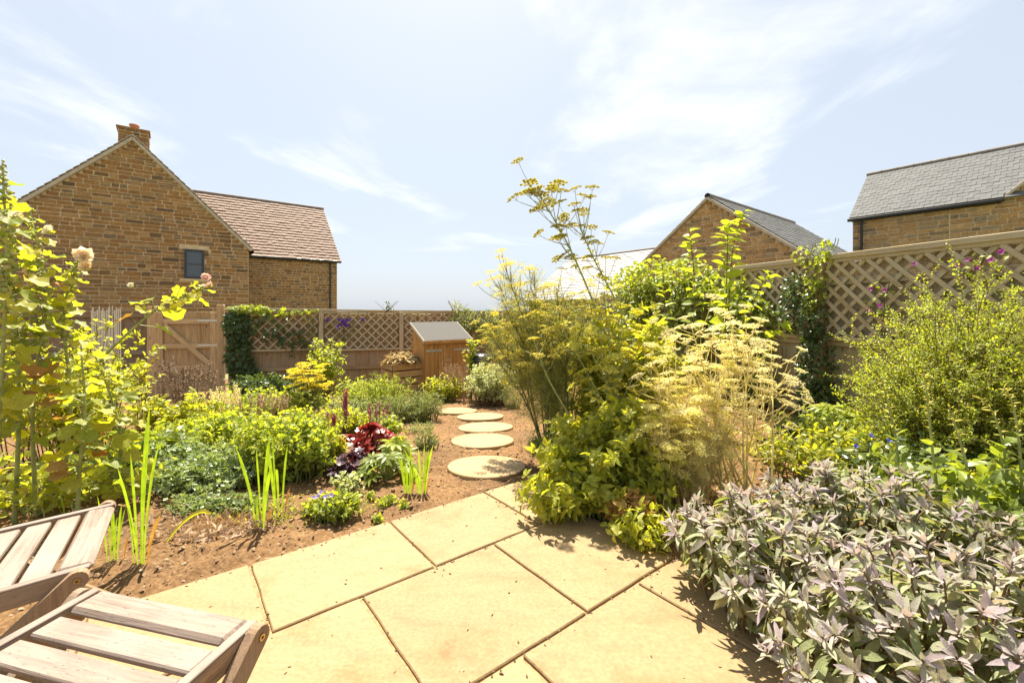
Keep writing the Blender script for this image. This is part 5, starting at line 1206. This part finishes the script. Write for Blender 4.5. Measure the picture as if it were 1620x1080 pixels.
def rosette(name, label, cat, base, n, r, h, shapes, size, m, seed, stem_m=None, flat=.9, most=300, group=None):
    """leaves on their own stalks from a crown, each leaf a piece"""
    rng = np.random.default_rng(seed); o = thing(name, label, cat, base, group); d = disc(rng, n, r, r, .55); rr = np.linalg.norm(d, axis=1) / r
    tip = d.copy(); tip[:, 2] = h * (1 - .65 * rr ** 2) * rng.uniform(.75, 1.05, n); b = d * .12; pts = curve(b, tip, 5, .8, .3); stems(o, pts, .0035, .002, stem_m or M_stem)
    dr = nrm(np.concatenate((d[:, :2] + rng.normal(0, .25 * r, (n, 2)), (rng.uniform(-.35, .15, n) * r)[:, None]), 1)); s = rng.uniform(size[0], size[1], n)
    Ms = frames(rng, tip - dr * (s * .2)[:, None], dr, UP * flat + nrm(d + 1e-6) * .35 * rr[:, None] + rng.normal(0, .22, (n, 3)), s, .3)
    pieces(o, 'leaf', shapes, Ms, m, most); return o
rosette('heuchera', 'crimson-leaved heuchera glowing in the sun behind the hellebore', 'heuchera', G(585, 728), 120, .24, .30, L_heuch, (.07, .115), M_red, 81, M_mag)
rosette('heuchera', 'plum-black heuchera at the left foot of the crimson one', 'heuchera', G(553, 750), 46, .15, .17, L_heuch, (.065, .10), M_plum, 82, M_mag)
rosette('hellebore', 'hellebore with dark fingered leaves beside the sword-leaved clumps', 'hellebore', G(612, 757), 40, .2, .2, L_palm, (.085, .13), M_mid, 83, M_stemp)
rosette('hellebore', 'young lime-green fingered leaves rising behind the dark hellebore', 'hellebore', G(630, 738), 16, .16, .25, L_palm, (.10, .14), M_lime, 84, M_stemp)
bush('sedum', 'little clump of yellow-green leaves behind the crimson heuchera', 'perennial', G(618, 690), .14, .12, .24, 40, L_round, (.035, .055), M_lime, 7, .3, 85)
o, pts, rng = bush('euonymus', 'small cream-variegated shrublet between hellebore and campanula', 'shrub', G(548, 782), .12, .1, .16, 40, L_round, (.018, .03), M_vari, 9, .25, 86, .8)
o, pts, rng = bush('campanula', 'low bright green campanula cushion with lilac flowers near the patio edge', 'campanula', G(525, 812), .19, .13, .13, 130, L_round, (.022, .036), M_lime, 7, .2, 87, .95, dome=.7, hmin=.5)
fme = make_mesh('flower', [(*bloom(5, 1, 1, 2, .3, .35), None, 0)], M_lilac)
for k in range(5): p = np.array((-.085 + .02 * k + rng.normal(0, .01), -.06 + rng.normal(0, .02), .125 + rng.normal(0, .01))); link('flower', fme, o, to4(faceup([p], np.array([(0, -.5, .8)]), .02, rng)[0]))
for k, (px, py, s_) in enumerate([(602, 800, .05), (620, 792, .045), (584, 786, .04), (640, 800, .035), (598, 822, .03)]):
    bush('seedling', ['tiny green seedling in bare soil between campanula and hellebore', 'tiny seedling nearest the hellebore stems on bare soil', 'tiny seedling just right of the variegated shrublet', 'tiny seedling below the sword-leaved clump at the patio edge', 'tiny seedling closest to the slab edge near the campanula'][k], 'seedling', G(px, py), s_, s_, s_ * .9, 14, L_round, (.014, .024), M_lime, 6, .2, 90 + k, .9, r0=.0015)
# taller perennials in front of the back fence
def achillea(label, base, n, h, r, seed, m, head=.05):
    rng = np.random.default_rng(seed); o = thing('achillea', label, 'achillea', base); b = disc(rng, n, r * .5, r * .5); tip = disc(rng, n, r, r * .8); tip[:, 2] = h * rng.uniform(.5, 1, n); pts = curve(b, tip, 6, .6, .4); stems(o, pts, .005, .003, M_stem)
    ms = [make_mesh('flower_head', [(*umbel(16, 7, k, .35, .085), None, 0)], m) for k in range(3)]
    Ms = aim(pts[:, -1] - np.array((0, 0, .02)), np.tile(UP, (n, 1)) + rng.normal(0, .18, (n, 3)), rng.uniform(head * .7, head * 1.25, n), rng)
    for k in range(n): link('flower_head', ms[k % 3], o, to4(Ms[k]))
    part('foliage', o, [(*L_ferny, leaves(rng, pts, 9, .05, .8, (.07, .12)), 0)], M_mid, False, True); return o
achillea('achillea with flat bright yellow flower heads before the back fence', G(489, 652), 60, .74, .34, 101, M_gold, .07)
bush('rose_bush', 'upright light green shrub against the trellis behind the yellow achillea', 'shrub', G(515, 636), .40, .3, 1.25, 34, L_ovate, (.045, .075), M_lime, 14, .3, 102, .4, M_stemb, .007, dome=.25, twigs=3, twig_len=.13)
o = spikes('lythrum', 'magenta flower spike standing left of the crimson heuchera', 'loosestrife', G(545, 688), .07, .05, .56, 4, M_mag, 103, .008, 150, .4, M_plum)
spikes('lythrum', 'small group of pink flower spikes above the crimson heuchera', 'loosestrife', G(598, 694), .2, .1, .42, 8, M_mag, 104, .007, 50, .65, M_stem)
spikes('lythrum', 'short pink flower wand at the right edge of the green mound', 'loosestrife', G(524, 705), .06, .06, .34, 3, M_mag, 105, .010, 70, .65, M_stem)
bush('lavender', 'grey-green fine-leaved bush beside the path left of the stepping stones', 'lavender', G(655, 664), .46, .32, .42, 170, L_needle, (.03, .05), M_grey, 16, .25, 106, .8, dome=.5, twigs=2, twig_len=.07)
bush('lavender', 'feathery yellowish-green bush in front of the compost bin', 'lavender', G(608, 652), .42, .3, .62, 100, L_needle, (.04, .06), M_lime, 16, .25, 107, .7, dome=.4, twigs=2, twig_len=.09)
bush('lavender', 'small grey fine-leaved cushion on the soil right of the sword-leaved clumps', 'lavender', G(676, 708), .16, .13, .17, 60, L_needle, (.022, .035), M_grey, 14, .2, 108, .85)
bush('dogwood', 'yellow-green leafy bush in front of the shed', 'shrub', G(700, 634), .42, .3, .52, 80, L_ovate, (.05, .08), M_yg, 9, .25, 109, .7)
spikes('dry_grass', 'tuft of pinkish dry grass stems before the shed door', 'dry grass', G(722, 632), .36, .2, .72, 60, M_drym, 110, .007, 40, .5, M_drym)
bush('young_laurel', 'slim bright green sapling at the right corner of the shed', 'sapling', G(744, 632), .15, .12, 1.24, 12, L_ovate, (.07, .10), M_lime, 17, .25, 111, .4, M_stemb, .006, dome=.1, hmin=.6)
bush('variegated_bush', 'rounded cream-variegated bush beside the farthest stepping stones', 'shrub', G(778, 640), .50, .42, .80, 240, L_ovate, (.03, .05), M_vari, 13, .25, 112, .7, M_stemb, .005, dome=.55, twigs=2, twig_len=.09)
bush('bronze_fennel', 'soft grey-bronze feathery tuft at the right foot of the variegated bush', 'herb', G(812, 646), .22, .2, .42, 60, L_thread, (.05, .08), M_grey, 30, .1, 113, .6, r0=.003)
bush('bronze_fennel', 'reddish-brown dried tuft on the soil right of the stepping stones', 'herb', G(846, 712), .2, .3, .24, 60, L_thread, (.05, .08), M_drym, 24, .1, 114, .8, r0=.002)
# compost heap on the bin
rng = np.random.default_rng(8); hp = thing('compost_heap', 'heap of dry straw-coloured cuttings on top of the compost bin', 'compost', np.append(world3(B1, .31, .28, 0)[:2], .18)); n = 900
p = disc(rng, n, .34, .34); p[:, 2] = .20 * np.clip(1 - (p[:, 0] ** 2 + p[:, 1] ** 2) / .12, 0, 1) * rng.uniform(.4, 1.05, n)
part('cuttings', hp, [(*L_lance, frames(rng, p, rng.normal(0, 1, (n, 3)) * np.array((1, 1, .35)), UP + rng.normal(0, .4, (n, 3)), rng.uniform(.06, .16, n)), 0)], M_straw, False, True)

# ------------------------------------------------------------------ climbers on the fences
def climber(name, label, cat, org, ax, nr, spots, shape, size, m, seed, dens=520, thick=.12, stem_m=None, droop=.35, flowers=None):
    """spots: (s, z, rs, rz, share) blobs of leaves along the fence line from org"""
    rng = np.random.default_rng(seed); o = thing(name, label, cat, (org[0], org[1], 0)); P_ = []; K = 0
    for s, z, rs_, rz, sh in spots:
        n = int(dens * sh); q = disc(rng, n, 1, 1, .5); P_.append(np.stack((ax[0] * (s + q[:, 0] * rs_), ax[1] * (s + q[:, 0] * rs_), z + q[:, 1] * rz), -1) + np.array((nr[0], nr[1], 0)) * (.04 + thick * rng.random(n) * np.sqrt(np.clip(1 - q[:, 0] ** 2 - q[:, 1] ** 2, .05, 1)))[:, None])
    p = np.concatenate(P_); n = len(p); d = np.array((nr[0], nr[1], 0)) * .5 + rng.normal(0, .6, (n, 3)) - UP * droop
    part('foliage', o, [(shape[0], shape[1], frames(rng, p, d, np.array((nr[0], nr[1], .8)) + rng.normal(0, .3, (n, 3)), rng.uniform(size[0], size[1], n), .3), 0)], m, False, True)
    st = []
    for s, z, rs_, rz, sh in spots:
        for k in range(4):
            s1 = s + rng.uniform(-.6, .6) * rs_; a = np.array((ax[0] * s1, ax[1] * s1, z - rz)); b = np.array((ax[0] * (s1 + rng.uniform(-.3, .3)), ax[1] * (s1 + rng.uniform(-.3, .3)), z + rz * .9)); st.append(np.stack([a + (b - a) * t + np.array((nr[0], nr[1], 0)) * (.05 + .02 * math.sin(t * 7)) for t in np.linspace(0, 1, 7)]))
    stems(o, np.array(st), .006, .004, stem_m or M_stemb)
    if flowers:
        for k, (s, z) in enumerate(flowers[0]):
            c_ = np.array((ax[0] * s + nr[0] * (.14), ax[1] * s + nr[1] * .14, z)); link('flower', flowers[1], o, to4(faceup([c_], np.array([(nr[0], nr[1], .4)]) + rng.normal(0, .3, (1, 3)), flowers[2], rng)[0]))
    return o
b0_ = np.array(bposts[0])
clem = make_mesh('flower', [(*bloom(6, 1, 1, 2, .05, .3), None, 0)], M_purple); clem2 = make_mesh('flower', [(*bloom(6, 1, 1, 3, .05, .3), None, 0)], M_violetr)
climber('virginia_creeper', 'dark green creeper hanging over the back fence beside the gate post', 'climber', b0_, bd, bn, [(.2, .9, .24, .4, .42), (.24, .25, .26, .45, .45), (.4, -.25, .3, .3, .3), (.8, .85, .4, .3, .09), (1.3, .5, .3, .3, .05)], L_creep, (.07, .12), M_dark, 121, 560, .22)
climber('golden_hop', 'bright green leaves spilling over the fence top right of the gate', 'climber', b0_, bd, bn, [(.45, 1.24, .4, .09, .4), (.95, 1.16, .55, .08, .16), (1.5, 1.2, .3, .05, .05)], L_creep, (.06, .10), M_lime, 122, 340, .2)
fs_ = [(2.25 + .09 * math.sin(k * 2.1) + k * .02, .93 + .07 * math.cos(k * 1.7)) for k in range(10)] + [(2.02, 1.02), (2.0, .97), (2.75, 1.0)]
climber('clematis', 'violet-flowered clematis threaded through the back trellis', 'clematis', b0_, bd, bn, [(1.62, .62, .18, .5, .18), (2.3, .75, .35, .3, .12)], L_ovate, (.04, .07), M_mid, 123, 300, .1, flowers=(fs_, clem, .055))
climber('honeysuckle', 'rounded grey-green climber drooping over the fence above the shed corner', 'climber', b0_, bd, bn, [(5.15, .95, .42, .32, .8), (5.7, .85, .4, .4, .8), (5.0, 1.28, .16, .12, .06), (4.85, 1.35, .06, .12, .03)], L_lance, (.07, .12), M_grey, 124, 480, .4)
climber('wild_shoot', 'thin leafy shoot sticking up above the middle of the back fence', 'shoot', b0_, bd, bn, [(3.28, 1.32, .07, .13, .05), (3.34, 1.28, .08, .07, .03)], L_ovate, (.04, .06), M_dark, 125, 300, .05)

# right fence climbers: s measured from the post at Y = 4.94
p494 = rpt(4.94)
climber('climbing_rose', 'dark glossy climber covering the trellis post on the right fence', 'climber', p494, -rd, rn, [(.02, .55, .22, .5, .9), (.05, .15, .28, .3, .6), (-.02, 1.15, .12, .35, .3), (-.25, 1.45, .12, .22, .16), (-.3, 1.2, .15, .25, .16)], L_ovate, (.045, .075), M_dark, 131, 560, .25)
climber('climbing_rose', 'light young shoots of the climber rising above the right fence cap', 'climber', p494, -rd, rn, [(.0, 1.6, .1, .2, .24), (.1, 1.88, .05, .12, .12), (-.15, 1.85, .06, .12, .10), (-.05, 1.4, .15, .2, .2)], L_ovate, (.045, .07), M_lime, 132, 300, .2, M_stem)
fs_ = [(.62, 1.42), (.74, 1.40), (.60, 1.20), (.70, 1.25), (1.36, 1.62), (1.42, 1.55), (1.5, 1.60), (1.56, 1.66), (1.3, 1.58), (.98, 1.62)]
climber('clematis', 'magenta-purple clematis flowers dotted along the right trellis', 'clematis', p494, -rd, rn, [(.65, 1.3, .14, .2, .1), (1.4, 1.58, .2, .1, .08)], L_ovate, (.035, .06), M_lime, 133, 300, .08, flowers=(fs_, clem2, .032))
climber('jasmine', 'broad mass of glossy green climber over the trellis behind the dry umbels', 'climber', p494, rd, rn, [(1.0, 1.05, .5, .45, .7), (1.9, 1.2, .6, .55, 1.0), (2.9, 1.3, .6, .55, .9), (3.6, 1.3, .5, .5, .6), (.8, .4, .4, .4, .4), (2.2, .5, .8, .5, .7)], L_ovate, (.06, .10), M_mid, 134, 900, .45)
climber('jasmine', 'sunlit young leaves topping the climber mass on the right fence', 'climber', p494, rd, rn, [(1.3, 1.55, .35, .25, .3), (2.1, 1.78, .5, .28, .6), (3.0, 1.85, .5, .28, .6), (3.7, 1.75, .5, .3, .5), (1.0, 1.25, .25, .3, .2)], L_ovate, (.07, .11), M_lime, 135, 480, .6, M_stem)
# tall sunflower-like shoots with big leaves
def shoot(label, path, Y, nl, leaf, seed, m=None):
    rng = np.random.default_rng(seed); p3 = np.array([P(a, b, Y) for a, b in path]); base = p3[0].copy(); base[2] = terrain(base[0], Y); p3 = np.concatenate((base[None], p3[1:])) - base; pts = spline(p3, 18)[None]
    o = thing('tall_shoot', label, 'shoot', base, 'tall leafy shoots before the right fence'); V, q = tubes(pts, tapered(1, 18, .010, .003), 6); part('stem', o, [(V, list(q), None, 0)], M_stemb, True)
    pieces(o, 'leaf', L_ovate, leaves(rng, pts, nl, .35, 1, leaf, (45, 80), .9, .3, .15, 1, .35), m or M_lime); return o
shoot('tallest leafy shoot reaching up in front of the garage gable', [(1140, 740), (1146, 560), (1150, 430), (1152, 350)], 4.6, 44, (.17, .25), 141)
shoot('leafy shoot just left of the tallest one before the garage gable', [(1088, 740), (1096, 560), (1098, 440), (1090, 362)], 4.7, 34, (.13, .20), 142)
shoot('leafy shoot leaning right toward the trellis top', [(1150, 740), (1172, 560), (1195, 470), (1222, 430)], 4.6, 26, (.13, .19), 143)
shoot('leafy shoot leaning right low across the trellis', [(1130, 740), (1170, 600), (1215, 535), (1248, 515)], 4.4, 24, (.12, .18), 144)
shoot('twin-tipped shoot bending over the garage roof slope', [(1145, 740), (1152, 500), (1160, 390), (1178, 333)], 4.7, 34, (.11, .18), 145)
shoot('leafy shoot at the left corner of the garage gable', [(1040, 740), (1050, 560), (1052, 470), (1045, 405)], 5.0, 28, (.11, .17), 146)

# ------------------------------------------------------------------ fennel and lovage, centre right
def umbel_plant(name, label, cat, base, paths, r0, um, usize, n_br, seed, stem_m, head_m, thread=None, th_n=0, th_len=(.05, .1), th_m=None, br_len=(.18, .4), br_t=.45, group=None, sides=5, r1=.003, spread=.9, upw=.8):
    """main stems along 3D paths, side branches in their upper part, each ending in an umbel that is its own piece"""
    rng = np.random.default_rng(seed); o = thing(name, label, cat, base, group); base = np.asarray(base, float)
    pts = np.array([spline(np.array(p) - base, 16) for p in paths]); n = len(pts); ch = []
    V, q = tubes(pts, tapered(n, 16, r0, r1), sides); ch.append((V, list(q), None, 0))
    t = br_t + (.98 - br_t) * rng.random((n, n_br)); p, T = along(pts, t); p, T = p.reshape(-1, 3), T.reshape(-1, 3)
    dr = nrm(T * .9 + nrm(rng.normal(0, 1, T.shape)) * spread); bl = rng.uniform(*br_len, len(p)) * (1.15 - .6 * (t.ravel() - br_t)); e = p + dr * bl[:, None]; e[:, 2] += bl * .35 * upw
    bp = curve(p, e, 6, .35, .6); V, q = tubes(bp, tapered(len(p), 6, r1 * 1.1, r1 * .55), 4); ch.append((V, list(q), None, 0))
    part('stems', o, ch, stem_m, True, True)
    hp_ = np.concatenate((pts[:, -1], bp[:, -1])); hd = np.concatenate((pts[:, -1] - pts[:, -2], bp[:, -1] - bp[:, -2])); hd = nrm(nrm(hd) + UP * .9 + rng.normal(0, .2, hd.shape))
    Ms = aim(hp_, hd, rng.uniform(usize[0], usize[1], len(hp_)), rng); mes = [make_mesh('flower_head', [(u[0], u[1], None, 0)], head_m) for u in um]
    for k in range(len(Ms)): link('flower_head', mes[k % len(mes)], o, to4(Ms[k]))
    if thread is not None:
        # plumes: short side stalks, each with a spray of fine leaves
        tt = .22 + .74 * rng.random((n, th_n)) ** .8; p, T = along(pts, tt); p, T = p.reshape(-1, 3), T.reshape(-1, 3); d = nrm(T * .6 + rng.normal(0, .7, T.shape)); e = p + d * rng.uniform(.08, .2, len(p))[:, None]; sp = curve(p, e, 4, .6, .5)
        V, q = tubes(sp, tapered(len(p), 4, .0018, .0009), 3); part('leaf_stalks', o, [(V, list(q), None, 0)], stem_m, True, True)
        part('foliage', o, [(thread[0], thread[1], leaves(rng, sp, 16, .1, 1, th_len, (25, 75), .3, 1.0), 0)], th_m, False, True)
    return o, pts, rng
um_f = [umbel(13, 6, k, .6, .085) for k in range(3)]
fb = G(884, 728); rngp = np.random.default_rng(5); paths = []
for (tx, ty) in [(772, 520), (800, 425), (822, 455), (788, 445), (792, 470), (812, 440), (838, 470), (856, 500), (880, 455), (905, 470), (930, 500), (800, 530), (950, 520), (824, 500), (868, 530), (770, 545), (845, 430), (785, 500), (862, 470), (896, 500), (915, 530), (832, 540), (940, 470)]:
    Yt = rngp.uniform(3.3, 4.3); tp = P(tx, ty, Yt); b_ = fb + np.array((rngp.normal(0, .09), rngp.normal(0, .12), 0)); m_ = b_ * .5 + tp * .5; m_[:2] = b_[:2] * .62 + tp[:2] * .38 + rngp.normal(0, .03, 2); paths.append([b_, m_, tp])
umbel_plant('fennel', 'tall fennel clump with dark thin stems and mustard flower heads beside the path', 'fennel', fb, paths, .0085, um_f, (.035, .062), 11, 151, M_fenst, M_umb, L_thread, 62, (.06, .12), M_fen, (.10, .32), .45)
# lovage: two very tall leaning stems with umbels
lb_ = G(985, 722)
um_l = [umbel(15, 8, k + 5, .6, .12) for k in range(3)]
lp = [[lb_, P(990, 640, 3.72), P(957, 527, 3.72), P(905, 400, 3.72), P(852, 305, 3.72)]]
o, pts, rng = umbel_plant('lovage', 'tallest leaning lovage stem topped with umbels against the sky', 'lovage', lb_, lp, .016, um_l, (.05, .08), 22, 152, M_stemp, M_lovu, br_len=(.12, .34), br_t=.66, group='lovage stems', sides=7, r1=.004)
part('foliage', o, [(*L_tri, leaves(rng, pts, 26, .35, .9, (.06, .11), (40, 80), .8, .4, .1, 1, .5), 0)], M_yg, False, True)
lb2 = G(1025, 724); lp = [[lb2, P(1022, 620, 3.65), P(985, 500, 3.65), P(942, 415, 3.65), P(918, 362, 3.65)]]
o, pts, rng = umbel_plant('lovage', 'second leaning lovage stem with browning umbels right of the tallest', 'lovage', lb2, lp, .013, um_l, (.04, .06), 20, 153, M_stemp, M_lovu, br_len=(.10, .32), br_t=.62, group='lovage stems', sides=7, r1=.0035)
part('foliage', o, [(*L_tri, leaves(rng, pts, 26, .35, .9, (.06, .10), (40, 80), .8, .4, .1, 1, .5), 0)], M_yg, False, True)
lb3 = G(925, 745); lp = [[lb3, P(912, 680, 3.35), P(868, 600, 3.35), P(845, 540, 3.35)]]
umbel_plant('lovage', 'short thick pale lovage stem leaning left through the fennel', 'lovage', lb3, lp, .011, um_l, (.03, .05), 6, 154, M_stemp, M_umb, br_len=(.08, .2), br_t=.7, group='lovage stems', sides=7, r1=.004)
lb4 = G(975, 770); lp = [[lb4, P(975 + rngp.normal(0, 12), 660, 3.1), P(x_, y_, 3.15 + rngp.normal(0, .12))] for x_, y_ in ((890, 520), (915, 490), (940, 505), (965, 520), (985, 490), (1005, 530), (930, 545), (1020, 560), (955, 470))]
umbel_plant('lovage', 'group of shorter lovage stalks with fresh yellow umbels among the leaves', 'lovage', lb4, lp, .007, um_l, (.035, .06), 8, 150, M_stemp, leafmat('fresh_yellow_umbel', [(.62, .60, .10), (.72, .66, .16), (.52, .54, .10)], .45, (1.15, 1.1, .4), rough=.7, spec=.1), br_len=(.08, .24), br_t=.5, group='lovage stems', r1=.003)
# leafy mass under them
o, pts, rng = bush('lovage_foliage', 'lush yellow-green leafy clump spilling over the patio corner', 'herb', G(965, 788), .46, .40, .60, 120, L_tri, (.04, .08), M_yg, 12, .15, 155, .7, M_stemp, .006, dome=.75, twigs=4, twig_len=.2, hmin=.3)
bush('lovage_foliage', 'upper yellow-green leafy growth between fennel and dry umbels', 'herb', G(985, 735), .5, .4, 1.38, 150, L_tri, (.05, .09), M_yg, 13, .3, 156, .6, M_stemp, .006, dome=.45, twigs=2, twig_len=.14)
bush('lovage_foliage', 'leafy branches drooping forward onto the sandstone slabs', 'herb', G(925, 815), .44, .26, .30, 70, L_tri, (.045, .085), M_yg, 9, .2, 157, .55, M_stemp, .005, dome=.6, hmin=.3)
bush('herb_sprig', 'low leafy sprigs creeping between the clump and the sage', 'herb', G(1020, 862), .22, .16, .22, 46, L_ovate, (.04, .06), M_yg, 8, .2, 158, .7, M_stemp, .003)
bush('herb_sprig', 'brown withered leaves under the lovage clump', 'withered leaves', G(1000, 838), .14, .12, .22, 30, L_tri, (.05, .08), M_hollyd, 7, .2, 159, .7, M_stemb, .003)
bush('herb_sprig', 'green stems and leaves crowding the base of the fennel', 'herb', G(895, 742), .3, .3, .42, 70, L_tri, (.05, .08), M_mid, 8, .2, 160, .7, M_stem, .004)
# dry golden umbels
db = G(1165, 792); paths = []; rngp = np.random.default_rng(15)
for (tx, ty) in [(1060, 545), (1095, 520), (1128, 525), (1160, 515), (1192, 520), (1220, 545), (1245, 600), (1030, 580), (1110, 560), (1150, 555), (1180, 565), (1210, 590), (1085, 590), (1240, 640), (1135, 590), (1175, 535), (1050, 615), (1200, 640)]:
    Yt = rngp.uniform(2.7, 3.3); tp = P(tx, ty, Yt); b_ = db + np.array((rngp.normal(0, .13), rngp.normal(0, .10), 0)); m_ = b_ * .5 + tp * .5; m_[:2] = b_[:2] * .6 + tp[:2] * .4 + rngp.normal(0, .02, 2); paths.append([b_, m_, tp])
um_d = [umbel(22, 7, k + 9, .45, .06) for k in range(4)]
umbel_plant('wild_parsnip', 'stand of dry golden stalks with flat straw-coloured umbels before the fence', 'parsnip', db, paths, .0075, um_d, (.026, .056), 10, 161, M_dry, M_dry, br_len=(.14, .34), br_t=.35, r1=.003)
db2 = G(1085, 800); paths = []
for k in range(32):
    tp = P(rngp.uniform(990, 1180), rngp.uniform(580, 730), rngp.uniform(2.6, 3.1)); b_ = db2 + np.array((rngp.normal(0, .14), rngp.normal(0, .09), 0)); m_ = b_ * .5 + tp * .5; m_[:2] = b_[:2] * .6 + tp[:2] * .4; paths.append([b_, m_, tp])
umbel_plant('wild_parsnip', 'lower tangle of bleached yellow umbels behind the lovage leaves', 'parsnip', db2, paths, .005, um_d, (.028, .055), 9, 162, M_dry, leafmat('bleached_umbel', [(.78, .70, .24), (.84, .76, .32), (.72, .68, .24)], .52, (1.1, 1.08, .6), rough=.7, spec=.1), L_thread, 20, (.04, .08), M_dry, br_len=(.10, .26), br_t=.3, r1=.002)

# ------------------------------------------------------------------ right bed
bush('barberry', 'big airy yellow-green shrub with fine leaves arching at the right fence', 'shrub', (3.28, 3.2, 0), .74, .74, 1.55, 230, L_tiny, (.016, .030), M_lime, 34, .2, 171, .35, M_stemb, .005, dome=.7, twigs=10, twig_len=.22, hmin=.35, wob=.015)
bush('barberry', 'right-hand half of the airy shrub, cut by the picture edge', 'shrub', (3.72, 2.85, 0), .55, .62, 1.5, 150, L_tiny, (.016, .030), M_lime, 34, .2, 172, .35, M_stemb, .005, dome=.6, twigs=10, twig_len=.22, hmin=.35, wob=.015)
bush('shade_plants', 'dark low foliage beneath the airy shrub', 'undergrowth', (2.95, 2.9, 0), .85, .5, .42, 150, L_ovate, (.04, .065), M_dark, 8, .2, 173, .9)
bush('periwinkle', 'green ground cover with a few blue flowers before the fence climber', 'ground cover', G(1345, 705), .75, .5, .30, 230, L_ovate, (.035, .06), M_mid, 8, .25, 174, .95, dome=.4)
o, pts, rng = bush('periwinkle', 'paler leafy ground cover behind the purple sage', 'ground cover', G(1360, 748), .85, .42, .36, 260, L_ovate, (.04, .065), M_yg, 8, .25, 175, .95, dome=.4)
fme = make_mesh('flower', [(*bloom(5, 1, 1, 4, .1, .4), None, 0)], M_blue)
for px, py in ((1405, 697), (1353, 706), (1378, 690)): link('flower', fme, o, to4(faceup([P(px, py, 2.9) - np.array(o.location)], np.array([(0, -.7, .6)]), .022, rng)[0]))
rosette('acanthus', 'fresh light-green fingered leaves at the foot of the fence climber', 'acanthus', G(1316, 690), 22, .2, .32, L_palm, (.14, .2), M_lime, 176, M_stemp)
bush('privet', 'leafy stems with pointed leaves growing up beside the sage, far right', 'perennial', (2.25, 2.12, 0), .72, .42, .50, 130, L_ovate, (.05, .085), M_mid, 10, .25, 177, .8, M_stem, .005, dome=.35)
bush('golden_oregano', 'bright golden-yellow cushion at the right edge behind the sage', 'oregano', (2.85, 2.42, 0), .42, .32, .36, 200, L_round, (.02, .034), M_yel, 10, .25, 178, .9, dome=.5)
def seedstalk(label, path, Y, seed):
    rng = np.random.default_rng(seed); p3 = np.array([P(a, b, Y) for a, b in path]); base = p3[0].copy(); base[2] = 0; p3 -= base; pts = spline(p3, 14)[None]; o = thing('foxglove_stalk', label, 'seed stalk', base, 'spent flower stalks at the right')
    V, q = tubes(pts, tapered(1, 14, .007, .003), 5); part('stem', o, [(V, list(q), None, 0)], M_stemp, True)
    part('seed_pods', o, [(*L_lance, leaves(rng, pts, 22, .4, 1, (.018, .036), (40, 80), .2, .5), 0)], M_umb, False, True)
    part('foliage', o, [(*L_ovate, leaves(rng, pts, 8, .05, .4, (.06, .1)), 0)], M_mid, False, True)
seedstalk('spent flower stalk with curled pods, leftmost in front of the airy shrub', [(1425, 800), (1418, 700), (1405, 640), (1395, 600)], 2.3, 181)
seedstalk('tall pale spent stalk standing in the middle of the right bed', [(1490, 830), (1476, 720), (1468, 640), (1462, 590)], 2.1, 182)
seedstalk('leaning spent stalk with drying tip left of the golden cushion', [(1545, 840), (1530, 740), (1510, 670), (1500, 640)], 2.0, 183)
seedstalk('thin spent stalk with brown pods above the golden cushion', [(1598, 800), (1588, 710), (1572, 655), (1552, 630)], 2.15, 184)
seedstalk('spent stalk with hooked tip at the right picture edge', [(1618, 800), (1612, 700), (1602, 640), (1588, 612)], 2.1, 185)

# ------------------------------------------------------------------ purple sage, front right
def sage(label, base, rx, ry, h, shoots, seed, most, cond=None, rot=0.0):
    rng = np.random.default_rng(seed); o = thing('purple_sage', label, 'sage', base, 'purple sage bushes')
    d = disc(rng, shoots, 1, 1, .5); rr = np.linalg.norm(d, axis=1); xy = d[:, :2] * np.array((rx, ry)); c_, s_ = math.cos(rot), math.sin(rot); xy = np.stack((xy[:, 0] * c_ - xy[:, 1] * s_, xy[:, 0] * s_ + xy[:, 1] * c_), -1)
    tip = np.concatenate((xy, (h * np.sqrt(np.clip(1 - .82 * rr ** 2.6, .03, 1)) * rng.uniform(.78, 1.08, shoots))[:, None]), 1); b = tip * np.array((.6, .6, 0)); pts = curve(b, tip, 7, .7, .3, rng, .006)
    stems(o, pts, .005, .003, M_stemb)
    old = leaves(rng, pts, 13, .25, .90, (.05, .10), (55, 105), .7, .5, .35, 1.0)
    young = leaves(rng, pts, 10, .89, 1.0, (.048, .085), (15, 85), .5, .4, 0, 1.0, .5)
    pieces(o, 'leaf', [L_sage, L_sage2], old, M_sageL, most // 2); pieces(o, 'tip_leaf', [L_sage, L_sage2], young, M_sageT, most // 2, 'tip_foliage')
    return o
sage('large purple sage bush in the front right corner, nearest the camera', (1.30, 1.25, 0), .62, .44, .46, 140, 191, 300, rot=-.5)
sage('purple sage mound at the left, its edge shading the sandstone', (1.0, 1.78, 0), .34, .42, .40, 80, 192, 300, rot=.5)
sage('purple sage further back between ground cover and the front bushes', (1.62, 1.98, 0), .58, .36, .46, 105, 193, 300, rot=-.3)
sage('purple sage at the right picture edge', (2.1, 1.45, 0), .45, .42, .46, 90, 194, 300)
